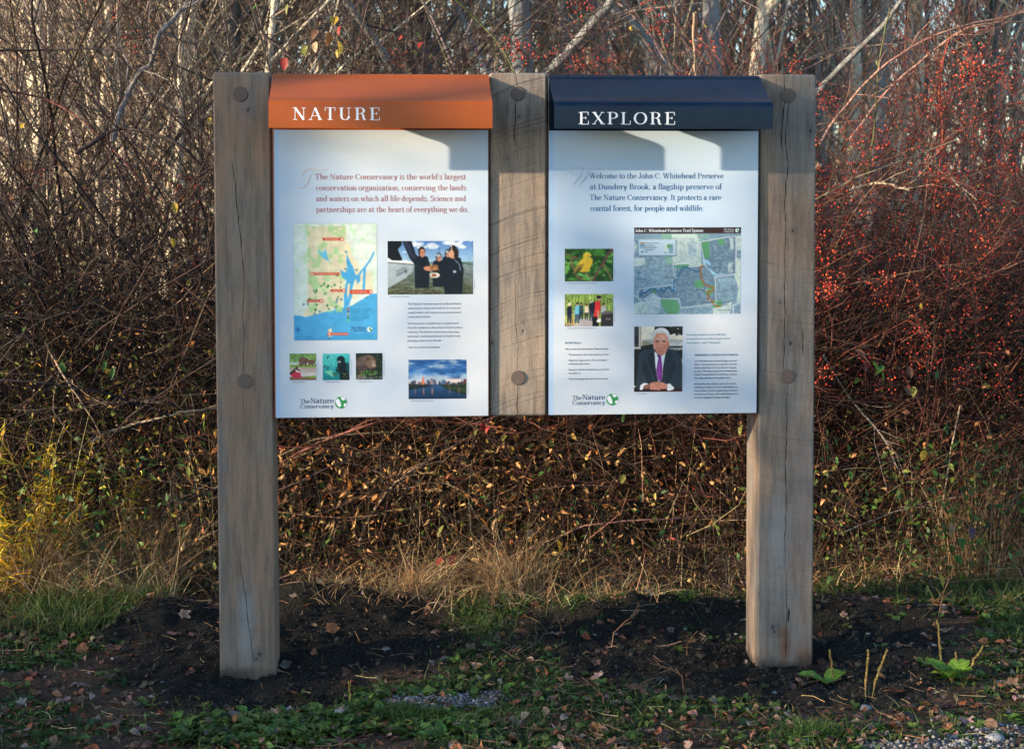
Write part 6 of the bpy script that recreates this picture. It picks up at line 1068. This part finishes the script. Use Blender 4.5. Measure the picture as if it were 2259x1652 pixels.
# ---- trees
def bark(name, a, b, sc=9.):
    g = NG(name); co = g.obj(); n = g.noise(co, sc, 4., .6, (1, 1, .45)); n2 = g.noise(co, 45, 4., .7, (1, 1, .25)); c = g.mix(g.ss(n, .35, .68), a, b); c = g.mix(g.ss(n2, .5, .75, 0, .6), c, tuple(v * .35 for v in b)); g.bump(n2, .012, .8); return g.base(c, .85, .2)
BK = {'pale': bark('pale bark', (.70, .58, .42), (.44, .36, .26)), 'bright': bark('cream bark', (.80, .70, .52), (.52, .43, .31), 6), 'grey': bark('grey lichened bark', (.26, .27, .26), (.15, .145, .14)), 'dark': bark('dark bark', (.12, .11, .10), (.065, .058, .052))}
def tree_paths(h, r, lean, seed, nl):
    r_ = np.random.default_rng(seed); K = 14; t = np.linspace(0, 1, K); wob = np.cumsum(r_.normal(0, .035, (K, 2)), 0) * h * .12; bend = lean * h * (t ** .8)
    P = np.stack([bend + wob[:, 0], wob[:, 1], t * h - .3], 1); R = r * (1 - t * .85) * (1 + .35 * np.exp(-t * 14))
    o = [tubes(P[None], R[None], 9, np.ones((1, 3)))]; lim = []
    for k in range(nl):
        tb = r_.uniform(.22, .92); b = np.array([np.interp(tb, t, P[:, i]) for i in range(3)]); a = r_.uniform(0, 6.28); L = h * (.18 + .22 * (1 - tb)) ; q = [b]; d = np.array([math.cos(a) * .8, math.sin(a) * .8, .75])
        for j in range(6): d = d + r_.normal(0, .14, 3); d[2] += .06; d /= np.linalg.norm(d); q.append(q[-1] + d * L / 6)
        lim.append(q)
    lim = np.array(lim); rr = r * np.array([.30 + .1 * r_.uniform() for _ in lim]); o.append(tubes(lim, rr[:, None] * np.linspace(1, .25, 7)[None], 5, np.ones((len(lim), 3))))
    return P, lim, join_np(o)
CROWN = []
def crown_mesh(lim, seed, n=130):
    b, t, _ = off_paths(lim, n, .15, 1.); Pt = grow(b, t / np.linalg.norm(t, axis=1, keepdims=True) + rdir(n) * .8 + np.array([0, 0, .3]), rng.uniform(.4, 1.4, n), 5, .14, -.02, -9)
    v, f, c = tubes(Pt, taper(n, 5, rng.uniform(.004, .010, n), .35), 3, vary(np.array([[.24, .19, .15], [.16, .12, .10], [.30, .24, .18]]), n, .2)); n2 = n * 2; b, t, _ = off_paths(Pt, n2, .2, 1.); P2 = grow(b, t / np.linalg.norm(t, axis=1, keepdims=True) + rdir(n2) * .9, rng.uniform(.15, .6, n2), 4, .15, 0., -9); w = tubes(P2, taper(n2, 4, rng.uniform(.002, .004, n2), .5), 3, vary(np.array([[.20, .14, .11], [.26, .20, .15]]), n2, .2))
    return join_np([(v, f, c), w])
def place(o, x, y): return o
TD = {'pale': 'pale', 'bright': 'cream', 'grey': 'grey', 'dark': 'dark'}
def where(x, y):
    s = 1.07 * (x / (y + 6))  # bearing as seen from the path
    if s < -.245: return 'at the far left'
    if s < -.16: return 'left of the left post'
    if s < -.085: return 'above the left post'
    if s < .055: return 'behind the orange hood'
    if s < .10: return 'behind the middle timber'
    if s < .225: return 'behind the navy hood'
    if s < .27: return 'above the right post'
    return 'right of the right post'
SZ = lambda r: 'stout' if r > .085 else 'medium' if r > .045 else 'slim'
def lean_w(l): return 'leaning right' if l > .08 else 'leaning left' if l < -.08 else 'upright'
xt = [-2.05, -1.7, -1.45, -1.2, -.95, -.72, .1, .42, .62, .95, 1.2, 1.5, 1.75, 2.15, 2.4, 2.65, 2.95, 3.3, 3.6, -2.3]
TREE_TABLE += [(round(float(b), 2), round(float(yy), 1), round(float(rr), 3), round(float(ll), 2), tt) for b, yy, rr, ll, tt in zip(np.linspace(-2.6, -.55, 16) + rng.normal(0, .06, 16), rng.uniform(4.2, 7.5, 16), rng.uniform(.018, .042, 16), rng.normal(0, .16, 16), ['bright', 'pale'] * 8)]
TREE_TABLE += [(round(b * (yy + 6) / 9 + rng.normal(0, .1), 2), round(yy, 1), round(rr, 3), round(ll, 2), tt) for b, yy, rr, ll, tt in zip(xt, rng.uniform(5.5, 11, 20), rng.uniform(.022, .055, 20), rng.normal(0, .12, 20), ['pale', 'bright', 'pale', 'pale', 'grey'] * 4)]
crowns = []
used = {}
for i, (x, y, r, l, tone) in enumerate(TREE_TABLE):
    h = rng.uniform(7, 10) if r > .04 else rng.uniform(4.5, 7); P, lim, (V, Fs, Cc) = tree_paths(h, r * 1.1, l * .5, 100 + i, 12)
    lab = f'{SZ(r)} {lean_w(l)} {TD[tone]} trunk {where(x, y)}'; used.setdefault(lab, []).append(i)
    k = float(np.interp(2.1, P[:, 2], P[:, 0]))
    e = empty('tree', (x - k, y, .1), lab, 'tree', 'bare trees behind the thicket')
    o = _mesh_np('trunk', V, Fs, BK[tone], None, True, e)
    if i < 6 or len(crowns) < 6:
        V2, F2, C2 = crown_mesh(lim, i); me = _mesh_np('crown', V2, F2, M_twig, C2, True, None, False); crowns.append((me, h))
        share('crown', me, e)
    else:
        me, h0 = crowns[i % 6]; o = share('crown', me, e, (0, 0, 0), (0, 0, 0)); o.scale = (1, 1, h / h0)
    e['_o'] = i
# make every trunk label single its tree out: number them off from the left where the words alone would clash
ORD = ['first', 'second', 'third', 'fourth', 'fifth', 'sixth', 'seventh', 'eighth']
trees = {o['_o']: o for o in bpy.data.objects if '_o' in o.keys()}
for lab, ids in used.items():
    if len(ids) > 1:
        ids = sorted(ids, key=lambda i: TREE_TABLE[i][0] / (TREE_TABLE[i][1] + 6))
        for k, i in enumerate(ids): trees[i]['label'] = f'{lab}, {ORD[k]} from the left'
for o in trees.values(): del o['_o']
# farther trees, one of eight builds each
FT = []
for k in range(8):
    P, lim, (V, Fs, Cc) = tree_paths(8.5, .085, .05 * math.sin(k * 2), 300 + k, 11); tn = ['pale', 'grey', 'pale', 'bright', 'pale', 'grey', 'pale', 'pale'][k]; FT.append((_mesh_np('trunk', V, Fs, BK[tn], None, True, None, False), crowns[k % 6][0], tn))
for k in range(90):
    y = rng.uniform(7.5, 26); x = (rng.uniform(-.36, .45)) * (y + 6) ; i = int(rng.integers(0, 8)); s = rng.uniform(.55, 1.15)
    e = empty('tree', (x, y, .05), f'slender {TD[FT[i][2]]} bare tree of the far wood, {where(x, y)}', 'tree', 'slender bare trees of the far wood'); a = rng.uniform(0, 6.28)
    share('trunk', FT[i][0], e, (0, 0, 0), (0, 0, a), s); share('crown', FT[i][1], e, (0, 0, 0), (0, 0, a), s)
# saplings and brush of the wood (reads as one mass)
n = 1500; y = 6.5 + 34 * rng.uniform(0, 1, n) ** 1.3; x = rng.uniform(-.42, .52, n) * (y + 6); L = rng.uniform(1.5, 5.5, n) * (1 + (y > 15) * .5)
P = grow(np.stack([x, y, np.full(n, .0)], 1), np.stack([rng.normal(0, .22, n), rng.normal(0, .2, n), np.ones(n)], 1), L, 7, .10, .0); r = rng.uniform(.005, .022, n) * (1 + (y > 15) * .4)
s1 = tubes(P, taper(n, 7, r, .3), 4, vary(np.array([[.66, .54, .38], [.50, .40, .28], [.72, .60, .42], [.30, .24, .18]]), n, .25)); n2 = 2600; b, t, _ = off_paths(P, n2, .1, 1.); P2 = grow(b, t / np.linalg.norm(t, axis=1, keepdims=True) + rdir(n2) * .9, rng.uniform(.3, 1.3, n2), 4, .18, 0.)
s2 = tubes(P2, taper(n2, 4, rng.uniform(.003, .007, n2), .4), 3, vary(np.array([[.30, .23, .17], [.20, .15, .12], [.38, .30, .22]]), n2, .25))
V, Fs, Cc = join_np([s1, s2]); tag(mesh_np('woodland_brush', V, Fs, M_twig, Cc, True), 'saplings and brush filling the wood behind the thicket', None, None, 'stuff')
n = 30000; y = 3.4 + 30 * rng.uniform(0, 1, n) ** 1.6; x = rng.uniform(-.42, .52, n) * (y + 6); L = rng.uniform(.03, .08, n) * (1 + y / 25); v, f, c = leaves(np.stack([x, y, rng.uniform(0, 1, n) ** 1.5 * 1.9], 1), rdir(n), rdir(n), L, L * .6, vary(np.array([[.24, .14, .08], [.18, .10, .06], [.32, .22, .13]]), n, .3), .3, .3)
tag(mesh_np('woodland_floor_leaves', v, f, M_dry, c), 'brown leaves and low brush on the floor of the wood', None, None, 'stuff')
# ---- unseen tall dead weeds left of the picture, added to shade the foreground
parts = [straw_at(6500, U(-8.5, -3.2), U(-3.0, .2), (.5, 1.05), (.004, .008), STRAW * .7, (.05, .4), .16, K=4)]
V, Fs, Cc = join_np(parts); tag(mesh_np('shade_weeds', V, Fs, M_dry, Cc), 'unseen stand of tall dead weeds left of the sign, added to shade the foreground', None, None, 'stuff')

# ---- unseen bare trees and shrub left of the picture, placed and shaped to filter sunlight
def shade_tree(x, y, r, h, limbs, ntw, label, seed):
    r_ = np.random.default_rng(seed); e = empty('tree', (x, y, 0), label, 'tree', 'unseen bare trees that shade the sign'); K = 12; t = np.linspace(0, 1, K)
    P = np.stack([np.cumsum(r_.normal(0, .02, K)), np.cumsum(r_.normal(0, .02, K)), t * h - .3], 1); P[:, :2] -= P[0, :2]; o = [tubes(P[None], (r * (1 - t * .6))[None], 10, np.ones((1, 3)))]; LL = []
    for (z0, pts, rr) in limbs:
        q = smooth3(np.array([(np.interp(z0, P[:, 2], P[:, 0]), np.interp(z0, P[:, 2], P[:, 1]), z0)] + [(a - x, b - y, c) for a, b, c in pts])); o.append(tubes(q[None], (rr * np.linspace(1, .4, len(q)))[None], 7, np.ones((1, 3)))); LL.append(q[:13] if len(q) >= 13 else q)
    V, Fs, Cc = join_np(o); _mesh_np('trunk', V, Fs, BK['grey'], None, True, e)
    tw = []
    for q in LL:
        n = ntw; b, tt, _ = off_paths(q[None], n, .25, 1.); P1 = grow(b, tt / np.linalg.norm(tt, axis=1, keepdims=True) + rdir(n) * .9, rng.uniform(.1, .32, n), 5, .15, .0, -9); tw.append(tubes(P1, taper(n, 5, rng.uniform(.004, .010, n), .4), 3, vary(CANE, n))); n2 = n * 2; b, tt, _ = off_paths(P1, n2, .1, 1.); tw.append(tubes(grow(b, rdir(n2), rng.uniform(.05, .15, n2), 3, .1, 0, -9), np.full((n2, 3), .0025), 3, vary(CANE, n2)))
    V, Fs, Cc = join_np(tw); _mesh_np('crown', V, Fs, M_twig, Cc, True, e)
def smooth3(p):
    t = np.linspace(0, len(p) - 1, 13); return np.stack([np.interp(t, np.arange(len(p)), p[:, k]) for k in range(3)], 1) + np.random.default_rng(3).normal(0, .012, (13, 3))
shade_tree(-9.95, -3.05, .14, 7.5, [(3.4, [(-9.8, -3.05, 3.75), (-9.6, -3.05, 4.2)], .03), (4.2, [(-10.4, -3.0, 4.7), (-10.9, -2.8, 5.4)], .04), (5.2, [(-9.5, -3.2, 5.8), (-9.1, -3.4, 6.6)], .035)], 14, 'stout bare tree out of view at the left, shaped to shade the sign', 1)
shade_tree(-8.40, -3.20, .055, 6.5, [(2.9, [(-8.8, -3.2, 3.3), (-9.05, -3.2, 3.75), (-9.25, -3.2, 4.3)], .035), (3.1, [(-8.95, -3.2, 3.6), (-9.1, -3.2, 3.95), (-9.08, -3.2, 4.35)], .03), (4.3, [(-8.0, -3.1, 4.9), (-7.7, -3.0, 5.6)], .03)], 45, 'slim bare tree out of view at the left, shaped to shade the sign', 2)
bush('bare tangled shrub out of view at the left, added to filter the sun', -11.5, -7.2, -3.7, -2.5, 230, (2.0, 4.3), (5, 45), mixd, 5600, 0, 0, rad=(.004, .010), ymin=-4.2, cat='unseen shrubs added to filter the sun')  # unseen shrub added to thin the sun on the lower panels
